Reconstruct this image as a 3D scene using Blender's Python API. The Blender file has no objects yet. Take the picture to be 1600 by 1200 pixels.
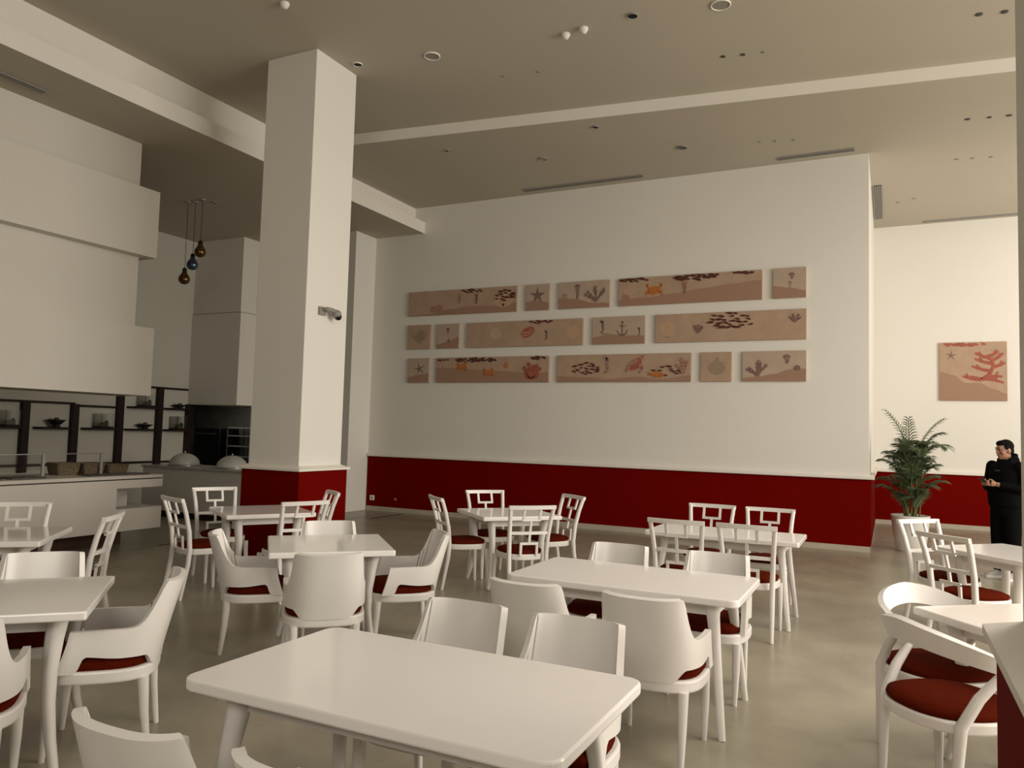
import bpy, bmesh, math, random
from mathutils import Vector, Matrix
random.seed(7)
PI = math.pi
scn = bpy.context.scene
COL = scn.collection

# ------------------------------------------------------------------ camera
cam_d = bpy.data.cameras.new('camera')
cam = bpy.data.objects.new('camera', cam_d); COL.objects.link(cam)
cam_d.sensor_width = 36.0; cam_d.lens = 36.0 * 1197.5 / 1600.0
cam_d.clip_start = 0.05; cam_d.clip_end = 100
yaw, pitch, roll = -0.457847832, 0.0619407011, 0.0276839951
fw = Vector((math.sin(yaw)*math.cos(pitch), math.cos(yaw)*math.cos(pitch), math.sin(pitch)))
rt = Vector((math.cos(yaw), -math.sin(yaw), 0)); up = rt.cross(fw)
r2 = rt*math.cos(roll) + up*math.sin(roll); u2 = -rt*math.sin(roll) + up*math.cos(roll)
cam.matrix_world = Matrix(((r2.x, u2.x, -fw.x, 0), (r2.y, u2.y, -fw.y, 0), (r2.z, u2.z, -fw.z, 1.62), (0, 0, 0, 1)))
scn.camera = cam

# ------------------------------------------------------------------ world, lights, exposure
scn.view_settings.view_transform = 'Standard'
scn.view_settings.look = 'None'
scn.view_settings.gamma = 1.0
scn.view_settings.use_curve_mapping = False
scn.view_settings.exposure = 0.06
w = bpy.data.worlds.new('world'); scn.world = w; w.use_nodes = True
w.node_tree.nodes['Background'].inputs[0].default_value = (1.0, 0.9, 0.76, 1)
w.node_tree.nodes['Background'].inputs[1].default_value = 0.02

def area(name, loc, rot, sx, sy, power, color=(1, 0.88, 0.72)):
    l = bpy.data.lights.new(name, 'AREA'); l.shape = 'RECTANGLE'; l.size = sx; l.size_y = sy
    l.energy = power; l.color = color; l.spread = math.radians(170)
    o = bpy.data.objects.new(name, l); COL.objects.link(o); o.location = loc; o.rotation_euler = rot
    return o
WARM = (1.0, 0.935, 0.85)
# the lit lobby that opens off the right side of the hall
area('lobby_light', (7.9, 7.3, 3.0), (0, math.radians(78), 0), 3.6, 9.5, 700, WARM)
area('alcove_light', (5.6, 13.0, 3.6), (math.radians(113), 0, math.radians(22)), 2.6, 2.0, 142, WARM)
# added fill, overhead and behind the camera, to brighten tables and chairs
area('hall_fill', (4.0, 4.2, 6.08), (0, 0, 0), 5.0, 6.0, 400, WARM)
area('rear_fill', (0.2, -3.2, 4.2), (math.radians(68), 0, math.radians(8)), 3.5, 1.6, 118, WARM)
# unseen fill added so the kitchen does not go black
area('kitchen_fill', (-13.6, 12.9, 2.28), (0, 0, 0), 1.6, 0.6, 7, (1.0, 0.95, 0.80))

# ------------------------------------------------------------------ materials
def mat(name, color, rough=0.5, spec=0.5, noise=None, bump=None, metal=0.0, coat=0.0, trans=0.0, ior=1.45):
    m = bpy.data.materials.new(name); m.use_nodes = True
    nt = m.node_tree; b = nt.nodes['Principled BSDF']
    b.inputs['Base Color'].default_value = (*color, 1); b.inputs['Roughness'].default_value = rough
    b.inputs['Specular IOR Level'].default_value = spec; b.inputs['Metallic'].default_value = metal
    b.inputs['Coat Weight'].default_value = coat; b.inputs['Transmission Weight'].default_value = trans
    b.inputs['IOR'].default_value = ior
    tc = nt.nodes.new('ShaderNodeTexCoord')
    if noise:
        scale, amt = noise[:2]; col2 = noise[2] if len(noise) > 2 else tuple(c*(1-amt) for c in color)
        n = nt.nodes.new('ShaderNodeTexNoise'); n.inputs['Scale'].default_value = scale
        n.inputs['Detail'].default_value = 5; n.inputs['Roughness'].default_value = 0.6
        nt.links.new(tc.outputs['Object'], n.inputs['Vector'])
        r = nt.nodes.new('ShaderNodeValToRGB')
        r.color_ramp.elements[0].position = 0.35; r.color_ramp.elements[1].position = 0.65
        r.color_ramp.elements[0].color = (*col2, 1); r.color_ramp.elements[1].color = (*color, 1)
        nt.links.new(n.outputs['Fac'], r.inputs['Fac']); nt.links.new(r.outputs['Color'], b.inputs['Base Color'])
    if bump:
        n2 = nt.nodes.new('ShaderNodeTexNoise'); n2.inputs['Scale'].default_value = bump[0]; n2.inputs['Detail'].default_value = 4
        nt.links.new(tc.outputs['Object'], n2.inputs['Vector'])
        bp = nt.nodes.new('ShaderNodeBump'); bp.inputs['Strength'].default_value = bump[1]; bp.inputs['Distance'].default_value = 0.01
        nt.links.new(n2.outputs['Fac'], bp.inputs['Height']); nt.links.new(bp.outputs['Normal'], b.inputs['Normal'])
    return m

M = {}
M['wall'] = mat('wall_paint', (0.80, 0.775, 0.715), 0.7, 0.3, noise=(0.6, 0.02), bump=(60, 0.04))
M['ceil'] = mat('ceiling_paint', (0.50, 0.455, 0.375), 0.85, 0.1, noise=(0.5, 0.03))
M['shaded_wall'] = mat('shaded_wall_tone', (0.52, 0.50, 0.43), 0.7, 0.3, noise=(0.6, 0.03), bump=(60, 0.04))  # wall colour darkened in place of shade, to offset the lobby light there
M['panel'] = mat('bulkhead_paint', (0.70, 0.665, 0.595), 0.6, 0.3, noise=(0.7, 0.02))
M['trim'] = mat('trim_paint', (0.84, 0.80, 0.73), 0.5, 0.4, noise=(1.0, 0.02))
M['red'] = mat('dado_red_paint', (0.155, 0.0022, 0.0006), 0.7, 0.03, noise=(1.5, 0.08), bump=(80, 0.03))
M['skirt'] = mat('skirting_stone', (0.52, 0.46, 0.37), 0.4, 0.4, noise=(6, 0.12))
M['white'] = mat('white_lacquer', (0.80, 0.765, 0.72), 0.28, 0.5, noise=(3, 0.02))
M['tabletop'] = mat('table_lacquer', (0.88, 0.84, 0.80), 0.12, 0.5, noise=(2, 0.02))
M['seat'] = mat('red_seat_fabric', (0.09, 0.009, 0.0022), 0.9, 0.03, noise=(40, 0.2), bump=(300, 0.25))
M['counter'] = mat('counter_laminate', (0.56, 0.525, 0.47), 0.5, 0.4, noise=(2, 0.03))
M['stone'] = mat('counter_stone', (0.42, 0.39, 0.33), 0.25, 0.5, noise=(12, 0.3))
M['dark_wood'] = mat('dark_wood', (0.018, 0.008, 0.006), 0.5, 0.3, noise=(14, 0.4))
M['plinth'] = mat('brown_plinth', (0.13, 0.075, 0.05), 0.5, 0.3, noise=(8, 0.2))
M['niche'] = mat('panel_paint', (0.60, 0.57, 0.50), 0.7, 0.3, noise=(2, 0.05))
M['black'] = mat('black_gap', (0.012, 0.011, 0.010), 0.6, 0.3, noise=(20, 0.3))
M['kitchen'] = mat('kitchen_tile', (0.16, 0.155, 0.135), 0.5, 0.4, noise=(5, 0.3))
M['steel'] = mat('steel', (0.45, 0.44, 0.42), 0.3, 0.5, metal=0.9, noise=(20, 0.15))
M['grey'] = mat('grey_plastic', (0.30, 0.285, 0.26), 0.5, 0.4, noise=(30, 0.1))
M['darkgrey'] = mat('dark_grey_plastic', (0.07, 0.066, 0.06), 0.4, 0.4, noise=(30, 0.1))
M['wicker'] = mat('wicker', (0.20, 0.155, 0.095), 0.8, 0.2, noise=(55, 0.6), bump=(90, 0.8))
M['glass'] = mat('clear_glass', (0.95, 0.96, 0.95), 0.05, 0.5, trans=1.0, noise=(3, 0.01))
M['frost'] = mat('frosted_acrylic', (0.80, 0.78, 0.72), 0.35, 0.5, trans=0.55, noise=(20, 0.1))
M['amber'] = mat('amber_mirror_glass', (0.16, 0.085, 0.025), 0.08, 0.8, metal=0.75, noise=(4, 0.1))
M['blue'] = mat('blue_mirror_glass', (0.09, 0.13, 0.20), 0.08, 0.8, metal=0.75, noise=(4, 0.1))
M['green_glass'] = mat('green_moss', (0.07, 0.10, 0.05), 0.8, 0.2, noise=(60, 0.5))
M['canvas'] = mat('pink_canvas', (0.475, 0.335, 0.238), 0.85, 0.1, noise=(4, 0.12), bump=(250, 0.2))
M['canvas_grey'] = mat('greyish_pink_canvas', (0.50, 0.385, 0.298), 0.85, 0.1, noise=(4, 0.1), bump=(250, 0.2))
M['dune'] = mat('rose_dune_paint', (0.385, 0.235, 0.165), 0.85, 0.15, noise=(60, 0.15))
M['fish'] = mat('dark_brown_paint', (0.12, 0.045, 0.032), 0.85, 0.15, noise=(30, 0.3))
M['orange'] = mat('orange_paint', (0.56, 0.20, 0.06), 0.85, 0.15, noise=(25, 0.35))
M['redpaint'] = mat('brick_red_paint', (0.42, 0.13, 0.09), 0.85, 0.15, noise=(25, 0.3))
M['brown'] = mat('mauve_brown_paint', (0.26, 0.165, 0.135), 0.85, 0.15, noise=(25, 0.3))
M['pale'] = mat('pale_peach_paint', (0.54, 0.36, 0.235), 0.85, 0.15, noise=(25, 0.15))
M['sage'] = mat('sage_paint', (0.37, 0.27, 0.19), 0.85, 0.15, noise=(25, 0.2))
M['rose'] = mat('rose_paint', (0.41, 0.225, 0.17), 0.85, 0.15, noise=(25, 0.2))
M['pot'] = mat('white_planter', (0.74, 0.71, 0.66), 0.4, 0.4, noise=(5, 0.03))
M['soil'] = mat('soil', (0.035, 0.024, 0.015), 0.9, 0.1, noise=(40, 0.5))
M['leaf'] = mat('palm_leaf', (0.105, 0.145, 0.07), 0.5, 0.4, noise=(5, 0.35))
M['stem'] = mat('palm_stem', (0.13, 0.15, 0.05), 0.6, 0.3, noise=(10, 0.3))
M['skin'] = mat('skin', (0.36, 0.19, 0.125), 0.55, 0.35, noise=(20, 0.08))
M['hair'] = mat('dark_hair', (0.007, 0.005, 0.004), 0.8, 0.1, noise=(80, 0.4))
M['black_cloth'] = mat('black_cotton', (0.006, 0.006, 0.006), 0.95, 0.05, noise=(30, 0.3), bump=(60, 0.2))
M['shoe'] = mat('pale_shoe', (0.42, 0.40, 0.37), 0.6, 0.3, noise=(20, 0.15))
M['sole'] = mat('white_sole', (0.75, 0.73, 0.69), 0.6, 0.3, noise=(20, 0.05))
M['eye'] = mat('eye', (0.03, 0.02, 0.018), 0.2, 0.5, noise=(20, 0.1))
M['lip'] = mat('lips', (0.28, 0.11, 0.09), 0.5, 0.3, noise=(30, 0.1))
M['screen'] = mat('black_glass', (0.006, 0.006, 0.007), 0.12, 0.5, noise=(4, 0.1))
M['joint'] = mat('floor_joint', (0.22, 0.195, 0.15), 0.45, 0.4, noise=(10, 0.1))

def floor_material():
    m = bpy.data.materials.new('marble_floor'); m.use_nodes = True
    nt = m.node_tree; b = nt.nodes['Principled BSDF']
    tc = nt.nodes.new('ShaderNodeTexCoord')
    n = nt.nodes.new('ShaderNodeTexNoise'); n.inputs['Scale'].default_value = 1.4; n.inputs['Detail'].default_value = 8
    n.inputs['Roughness'].default_value = 0.62; n.inputs['Distortion'].default_value = 0.15
    nt.links.new(tc.outputs['Object'], n.inputs['Vector'])
    r = nt.nodes.new('ShaderNodeValToRGB')
    r.color_ramp.elements[0].position = 0.34; r.color_ramp.elements[0].color = (0.262, 0.233, 0.172, 1)
    r.color_ramp.elements[1].position = 0.68; r.color_ramp.elements[1].color = (0.375, 0.336, 0.252, 1)
    nt.links.new(n.outputs['Fac'], r.inputs['Fac'])
    br = nt.nodes.new('ShaderNodeTexBrick'); br.offset = 0.0; br.inputs['Scale'].default_value = 1.0
    br.inputs['Brick Width'].default_value = 0.8; br.inputs['Row Height'].default_value = 0.8
    br.inputs['Mortar Size'].default_value = 0.0; br.inputs['Mortar Smooth'].default_value = 0.2
    br.inputs['Color1'].default_value = (1, 1, 1, 1); br.inputs['Color2'].default_value = (0.955, 0.955, 0.955, 1)
    br.inputs['Mortar'].default_value = (0.80, 0.79, 0.77, 1)
    nt.links.new(tc.outputs['Object'], br.inputs['Vector'])
    mx = nt.nodes.new('ShaderNodeMix'); mx.data_type = 'RGBA'; mx.blend_type = 'MULTIPLY'; mx.inputs[0].default_value = 1
    nt.links.new(r.outputs['Color'], mx.inputs[6]); nt.links.new(br.outputs['Color'], mx.inputs[7])
    nt.links.new(mx.outputs[2], b.inputs['Base Color'])
    n2 = nt.nodes.new('ShaderNodeTexNoise'); n2.inputs['Scale'].default_value = 3.0; n2.inputs['Detail'].default_value = 4
    nt.links.new(tc.outputs['Object'], n2.inputs['Vector'])
    mr = nt.nodes.new('ShaderNodeMapRange'); mr.inputs[3].default_value = 0.24; mr.inputs[4].default_value = 0.34
    nt.links.new(n2.outputs['Fac'], mr.inputs[0]); nt.links.new(mr.outputs[0], b.inputs['Roughness'])
    b.inputs['Specular IOR Level'].default_value = 0.45
    return m
M['floor'] = floor_material()

# ------------------------------------------------------------------ mesh helpers
class MB:
    """collects shapes (with their materials) that become ONE mesh object"""
    def __init__(s): s.v = []; s.f = []; s.m = []; s.sm = []; s.mats = []
    def mi(s, m):
        m = M[m] if isinstance(m, str) else m
        if m not in s.mats: s.mats.append(m)
        return s.mats.index(m)
    def add(s, vs, fs, m, smooth=False):
        o = len(s.v); k = s.mi(m)
        s.v += [tuple(p) for p in vs]
        for f in fs: s.f.append([i+o for i in f]); s.m.append(k); s.sm.append(smooth)
    def bm(s, b, m, smooth=False, T=None):
        b.verts.index_update()
        s.add([(T @ v.co if T else v.co) for v in b.verts], [[v.index for v in f.verts] for f in b.faces], m, smooth); b.free()
    def box(s, x0, x1, y0, y1, z0, z1, m, bev=0.0, T=None, seg=1):
        b = bmesh.new(); bmesh.ops.create_cube(b, size=1)
        for v in b.verts: v.co = Vector(((x0+x1)/2+v.co.x*(x1-x0), (y0+y1)/2+v.co.y*(y1-y0), (z0+z1)/2+v.co.z*(z1-z0)))
        if bev: bmesh.ops.bevel(b, geom=b.edges[:], offset=bev, segments=seg, affect='EDGES', profile=0.5)
        s.bm(b, m, False, T)
    def prism(s, pts, z0, z1, m, bev=0.0, T=None, seg=1, smooth=False):
        b = bmesh.new(); vs = [b.verts.new((p[0], p[1], z0)) for p in pts]; f = b.faces.new(vs)
        if f.normal.z > 0 or True:
            f.normal_update()
            if f.normal.z > 0: f.normal_flip()
        r = bmesh.ops.extrude_face_region(b, geom=[f])
        for g in r['geom']:
            if isinstance(g, bmesh.types.BMVert): g.co.z = z1
        bmesh.ops.recalc_face_normals(b, faces=b.faces[:])
        if bev:
            es = [e for e in b.edges if abs(e.verts[0].co.z - e.verts[1].co.z) < 1e-6]
            bmesh.ops.bevel(b, geom=es, offset=bev, segments=seg, affect='EDGES', profile=0.5)
        s.bm(b, m, smooth, T)
    def rings(s, rings, m, smooth=True, closed=True, cap=(True, True)):
        n = len(rings[0]); vs = [p for r in rings for p in r]; fs = []
        for i in range(len(rings)-1):
            for j in range(n if closed else n-1):
                k = (j+1) % n
                fs.append([i*n+j, i*n+k, (i+1)*n+k, (i+1)*n+j])
        s.add(vs, fs, m, smooth)
        if closed:
            if cap[0]: s.add(rings[0], [list(range(n))[::-1]], m)
            if cap[1]: s.add(rings[-1], [list(range(n))], m)
    def tube(s, pts, rad, m, n=10, smooth=True, sx=1.0, sy=1.0, ref=None, power=2.0):
        """loft an (optionally squarish or flattened) ring along a path"""
        pts = [Vector(p) for p in pts]
        rad = rad if isinstance(rad, (list, tuple)) else [rad]*len(pts)
        rr = []
        for i, p in enumerate(pts):
            t = (pts[min(i+1, len(pts)-1)] - pts[max(i-1, 0)]).normalized()
            a = Vector(ref) if ref else (Vector((0, 0, 1)) if abs(t.z) < 0.9 else Vector((0, 1, 0)))
            u = (a - t*a.dot(t)).normalized(); v = t.cross(u)
            ring = []
            for j in range(n):
                th = 2*PI*(j+0.5)/n
                c, q = math.cos(th), math.sin(th)
                if power != 2.0:
                    k = (abs(c)**power + abs(q)**power)**(-1/power); c *= k; q *= k
                r = rad[i]
                ring.append(p + u*(c*r*sx) + v*(q*r*sy))
            rr.append(ring)
        s.rings(rr, m, smooth)
    def bar(s, a, b, wx, wy, m, ref=(0, 1, 0)):
        """rectangular bar from a to b; wy measured along ref"""
        a = Vector(a); b = Vector(b); t = (b-a).normalized(); r = Vector(ref); r = (r - t*r.dot(t)).normalized(); q = t.cross(r)
        rr = [[p + q*(sx*wx/2) + r*(sy*wy/2) for sx, sy in ((-1, -1), (1, -1), (1, 1), (-1, 1))] for p in (a, b)]
        s.rings(rr, m, False)
    def lathe(s, prof, m, n=28, c=(0, 0, 0), smooth=True, cap=(True, True), T=None):
        rr = []
        for r, z in prof:
            ring = [Vector((c[0]+r*math.cos(2*PI*j/n), c[1]+r*math.sin(2*PI*j/n), c[2]+z)) for j in range(n)]
            rr.append([T @ p for p in ring] if T else ring)
        s.rings(rr, m, smooth, True, cap)
    def ell(s, c, r, m, nu=16, nv=10, T=None):
        rr = []
        for i in range(nv+1):
            th = -PI/2 + PI*i/nv
            k = max(math.cos(th), 0.02)
            ring = [Vector((r[0]*k*math.cos(2*PI*j/nu), r[1]*k*math.sin(2*PI*j/nu), r[2]*math.sin(th))) for j in range(nu)]
            rr.append([(T @ p if T else p) + Vector(c) for p in ring])
        s.rings(rr, m, True)
    def build(s, name, parent=None):
        me = bpy.data.meshes.new(name); me.from_pydata(s.v, [], s.f)
        for mm in s.mats: me.materials.append(mm)
        me.polygons.foreach_set('material_index', s.m); me.polygons.foreach_set('use_smooth', s.sm); me.update()
        o = bpy.data.objects.new(name, me); COL.objects.link(o)
        if parent: o.parent = parent
        return o

def empty(name, loc=(0, 0, 0), rz=0.0):
    o = bpy.data.objects.new(name, None); COL.objects.link(o); o.location = loc; o.rotation_euler = (0, 0, rz)
    o.empty_display_size = 0.1
    return o
def tag(o, label=None, cat=None, group=None, kind=None):
    if label: o['label'] = label
    if cat: o['category'] = cat
    if group: o['group'] = group
    if kind: o['kind'] = kind
    return o
def copy_tree(o, parent=None):
    c = o.copy(); COL.objects.link(c)
    if parent: c.parent = parent
    for ch in list(o.children): copy_tree(ch, c)
    return c
def struct(o, label=None): return tag(o, label, None, None, 'structure')
def sbox(name, b, m, label=None, parent=None, bev=0.0):
    q = MB(); q.box(*b, m, bev); o = q.build(name, parent)
    if not parent: struct(o, label)
    return o
def superellipse(a, b, n=3.0, k=32, cy=0.0):
    out = []
    for j in range(k):
        t = 2*PI*j/k; c, s_ = math.cos(t), math.sin(t)
        out.append((a*math.copysign(abs(c)**(2/n), c), cy + b*math.copysign(abs(s_)**(2/n), s_)))
    return out
def roundrect(hx, hy, r, seg=6):
    out = []
    for cx, cy, a0 in ((hx-r, hy-r, 0), (-hx+r, hy-r, 90), (-hx+r, -hy+r, 180), (hx-r, -hy+r, 270)):
        for i in range(seg+1):
            a = math.radians(a0 + 90*i/seg); out.append((cx+r*math.cos(a), cy+r*math.sin(a)))
    return out

# ------------------------------------------------------------------ the setting
YW = 12.486; YA = 17.03; ZM = 6.12; ZR = 5.96; ZL = 5.44
def band(x): return 9.25 + (x + 7.36) * (10.298 - 9.25) / (1.326 + 7.36)
sbox('floor', (-16, 9, -7, 20, -0.2, 0), 'floor', 'pale beige polished marble floor of the dining hall')
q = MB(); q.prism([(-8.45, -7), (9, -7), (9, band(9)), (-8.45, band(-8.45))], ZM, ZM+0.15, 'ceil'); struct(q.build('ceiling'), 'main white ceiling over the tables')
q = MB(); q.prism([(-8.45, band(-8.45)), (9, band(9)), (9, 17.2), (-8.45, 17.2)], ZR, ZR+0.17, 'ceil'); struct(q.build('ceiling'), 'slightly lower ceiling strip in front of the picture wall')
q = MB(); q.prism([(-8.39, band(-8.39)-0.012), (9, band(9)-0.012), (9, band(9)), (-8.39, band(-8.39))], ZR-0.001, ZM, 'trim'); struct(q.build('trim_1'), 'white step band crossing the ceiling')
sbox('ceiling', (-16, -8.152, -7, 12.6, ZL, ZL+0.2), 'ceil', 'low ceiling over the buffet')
q = MB(); q.box(-8.62, -8.38, -7, YW, ZL+0.2, ZM+0.1, 'trim'); q.box(-8.5, -8.15, -7, YW, ZL+0.002, ZL+0.225, 'trim'); struct(q.build('trim_2'), 'stepped white ceiling beam running to the picture wall')
# picture wall with red dado, ledge and stone skirting
sbox('wall_back', (-9.3, -0.262, YW, YW+0.3, 0, 6.0), 'wall', 'white wall hung with pink canvases')
q = MB(); q.box(-9.28, -0.25, YW-0.025, YW+0.01, 0.085, 1.06, 'red'); struct(q.build('trim_3'), 'dark red dado below the canvases')
sbox('trim_4', (-9.29, -0.19, YW-0.07, YW+0.02, 1.06, 1.115), 'trim', 'white ledge on top of the red dado', bev=0.008)
sbox('baseboard_back', (-9.28, -0.252, YW-0.03, YW+0.01, 0, 0.085), 'skirt')
# alcove on the right
sbox('wall_side', (-0.55, -0.262, YW+0.3, YA+0.2, 0, 6.0), 'wall')
sbox('trim_5', (-0.27, -0.24, YW+0.0, YA, 0.085, 1.06), 'red')
sbox('trim_6', (-0.27, -0.20, YW+0.02, YA, 1.06, 1.115), 'trim')
sbox('wall_alcove', (-0.5, 9, YA, YA+0.2, 0, 6.0), 'wall', 'bright white alcove wall on the right')
sbox('trim_7', (-0.25, 9, YA-0.025, YA+0.01, 0.085, 1.03), 'red', 'red dado of the alcove')
sbox('trim_8', (-0.25, 9, YA-0.06, YA+0.02, 1.03, 1.085), 'trim')
sbox('baseboard_alcove', (-0.25, 9, YA-0.03, YA+0.01, 0, 0.085), 'skirt')
# pilaster and left recess
sbox('wall_pilaster', (-11.83, -9.3, 11.84, YW+0.2, 0, ZL), 'wall', 'white pilaster at the left end of the picture wall')
sbox('wall_left', (-13.4, -13.17, -7, 11.45, 0, ZL), 'shaded_wall', 'shaded wall behind the buffet')
sbox('wall_front', (-16, 9, -7.2, -7, 0, 6.3), 'wall')
sbox('wall_right', (8.8, 9.0, -7, 17.2, 0, 6.3), 'wall')
# kitchen hood block over the dark pass
q = MB(); q.box(-13.2, -11.82, 11.42, 12.4, 3.9, ZL, 'panel'); q.box(-13.2, -11.79, 11.40, 12.4, 2.0, 3.885, 'panel'); q.box(-13.18, -11.84, 11.44, 12.3, 3.88, 3.905, 'joint')
struct(q.build('wall_hood'), 'boxed white bulkhead above the dark kitchen pass')
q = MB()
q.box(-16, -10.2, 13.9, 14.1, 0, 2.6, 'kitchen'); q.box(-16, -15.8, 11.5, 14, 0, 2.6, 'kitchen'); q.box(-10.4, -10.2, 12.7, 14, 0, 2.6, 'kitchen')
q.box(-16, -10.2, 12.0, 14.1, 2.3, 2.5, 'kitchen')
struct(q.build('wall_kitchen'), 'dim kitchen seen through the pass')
# columns
def column(x0, x1, y0, y1, label, zt=ZM):
    c = empty('column', ((x0+x1)/2, (y0+y1)/2, 0)); struct(c, label)
    hx, hy = (x1-x0)/2, (y1-y0)/2
    q = MB(); q.box(-hx, hx, -hy, hy, 1.13, zt, 'wall', 0.004); q.build('shaft', c)
    q = MB(); q.box(-hx-0.055, hx+0.055, -hy-0.055, hy+0.055, 0.0, 1.10, 'red'); q.build('red_dado', c)
    q = MB()
    a = [(-hx-0.085, -hy-0.085), (hx+0.085, -hy-0.085), (hx+0.085, hy+0.085), (-hx-0.085, hy+0.085)]
    b_ = [(-hx, -hy), (hx, -hy), (hx, hy), (-hx, hy)]
    q.rings([[(p[0], p[1], 1.095) for p in a], [(p[0], p[1], 1.12) for p in a], [(p[0], p[1], 1.155) for p in b_]], 'trim', False)
    q.build('ledge', c)
column(-6.88, -6.11, 6.895, 7.65, 'square white column with red base in the left half of the hall')
column(0.318, 1.09, 1.70, 2.46, 'near square column cut by the right edge of the picture')
# stacked bulkhead panels over the buffet
for k, (xf, ye, z0, z1) in enumerate(((-9.24, 7.0, 4.79, ZL), (-9.06, 7.19, 3.865, 4.79), (-9.24, 7.05, 2.90, 3.865), (-9.10, 7.25, 1.97, 2.90))):
    sbox('trim_%d' % (9+k), (-9.9, xf, -7, ye, z0, z1), 'panel', ('topmost', 'second', 'third', 'lowest')[k] + ' of the stacked white bulkhead boxes over the buffet')
# floor joint and slots
q = MB(); q.box(-8.59, -8.555, -2, 12.4, -0.01, 0.0015, 'joint'); struct(q.build('trim_13'))
q = MB(); q.box(-8.62, -8.585, 7.1, 7.36, -0.01, 0.003, 'black'); struct(q.build('trim_14'), 'dark floor slot beside the buffet')
q = MB(); q.box(-8.33, -8.285, 11.3, 12.3, -0.01, 0.003, 'black'); struct(q.build('trim_15'), 'dark floor slot near the picture wall')

# ------------------------------------------------------------------ tables
def slab(pts, m='tabletop'):
    q = MB(); q.prism(pts, 0.708, 0.75, m, 0.008, seg=2); return q
def rect_table(label, x, y, lx, ly, r):
    t = empty('dining_table', (x, y, 0)); tag(t, label, 'table', 'white rectangular dining tables')
    hx, hy = lx/2, ly/2
    slab(roundrect(hx, hy, r)).build('tabletop', t)
    q = MB(); q.box(-hx+0.14, hx-0.14, -hy+0.13, -hy+0.155, 0.63, 0.709, 'white'); q.box(-hx+0.14, hx-0.14, hy-0.155, hy-0.13, 0.63, 0.709, 'white')
    q.box(-hx+0.14, -hx+0.165, -hy+0.13, hy-0.13, 0.63, 0.709, 'white'); q.box(hx-0.165, hx-0.14, -hy+0.13, hy-0.13, 0.63, 0.709, 'white')
    q.build('apron', t)
    for sx in (-1, 1):
        for sy in (-1, 1):
            q = MB()
            p0 = (sx*(hx-0.165), sy*(hy-0.135), 0.705); p1 = (sx*(hx-0.135), sy*(hy-0.10), 0.45); p2 = (sx*(hx-0.085), sy*(hy-0.035), 0.0)
            q.tube([p0, (p0[0]*0.7+p1[0]*0.3, p0[1]*0.7+p1[1]*0.3, 0.62), p1, p2], [0.044, 0.034, 0.027, 0.018], 'white', 12, power=4, ref=(1, 0, 0))
            q.build('leg', t)
    return t
def square_table(label, x, y, s, deg):
    t = empty('square_table', (x, y, 0), math.radians(deg)); tag(t, label, 'table', 'white square dining tables')
    h = s/2
    slab(roundrect(h, h, 0.012, 2)).build('tabletop', t)
    q = MB()
    for a in (0, 90, 180, 270):
        T = Matrix.Rotation(math.radians(a), 4, 'Z'); q.box(-h+0.16, h-0.16, -h+0.15, -h+0.175, 0.635, 0.709, 'white', 0, T)
    q.build('apron', t)
    for sx in (-1, 1):
        for sy in (-1, 1):
            q = MB(); P = lambda i, z: (sx*(h-i), sy*(h-i), z)
            q.tube([P(0.135, 0.705), P(0.15, 0.60), P(0.165, 0.45), P(0.16, 0.30), P(0.14, 0.14), P(0.11, 0.0)], [0.040, 0.035, 0.030, 0.026, 0.022, 0.018], 'white', 12, power=3.5, ref=(sx, sy, 0.01))
            q.build('leg', t)
    return t
rect_table('large white rectangular table with rounded corners nearest the camera', -1.485, 2.325, 1.40, 0.82, 0.06)
rect_table('second white rectangular table, behind the nearest table', -1.415, 4.66, 1.39, 0.80, 0.05)
rect_table('narrow white rectangular table standing nearest the long red dado', -1.35, 7.27, 1.34, 0.69, 0.02)
def ring_pos(cx, cy, ang, d): a = math.radians(ang); return (cx + d*math.cos(a), cy + d*math.sin(a))
SQ = {  # name: centre, direction the "left" chair faces, size
 'T0': (-5.78, 6.0, 58, 0.87), 'T3': (-3.775, 4.625, 44, 0.87), 'T4': (-3.70, 7.50, 48, 0.88), 'T6': (-3.90, 2.33, 46, 0.88),
 'T8': (-6.0, 3.5, 42, 0.84), 'T9': (0.90, 7.53, 45, 0.82), 'T10': (0.70, 4.62, 39, 0.84)}
SQL = {'T0': 'white square table directly in front of the white column', 'T3': 'white square table ringed by four armchairs in mid hall',
 'T4': 'white square table ringed by lattice chairs in front of the red wall', 'T6': 'white square table cut by the left edge beside the armchairs',
 'T8': 'white square table in front of the white buffet counter', 'T9': 'white square table in front of the standing person',
 'T10': 'white square table half hidden behind the near column'}
for k, (x, y, a, s) in SQ.items(): square_table(SQL[k], x, y, s, a)

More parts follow.
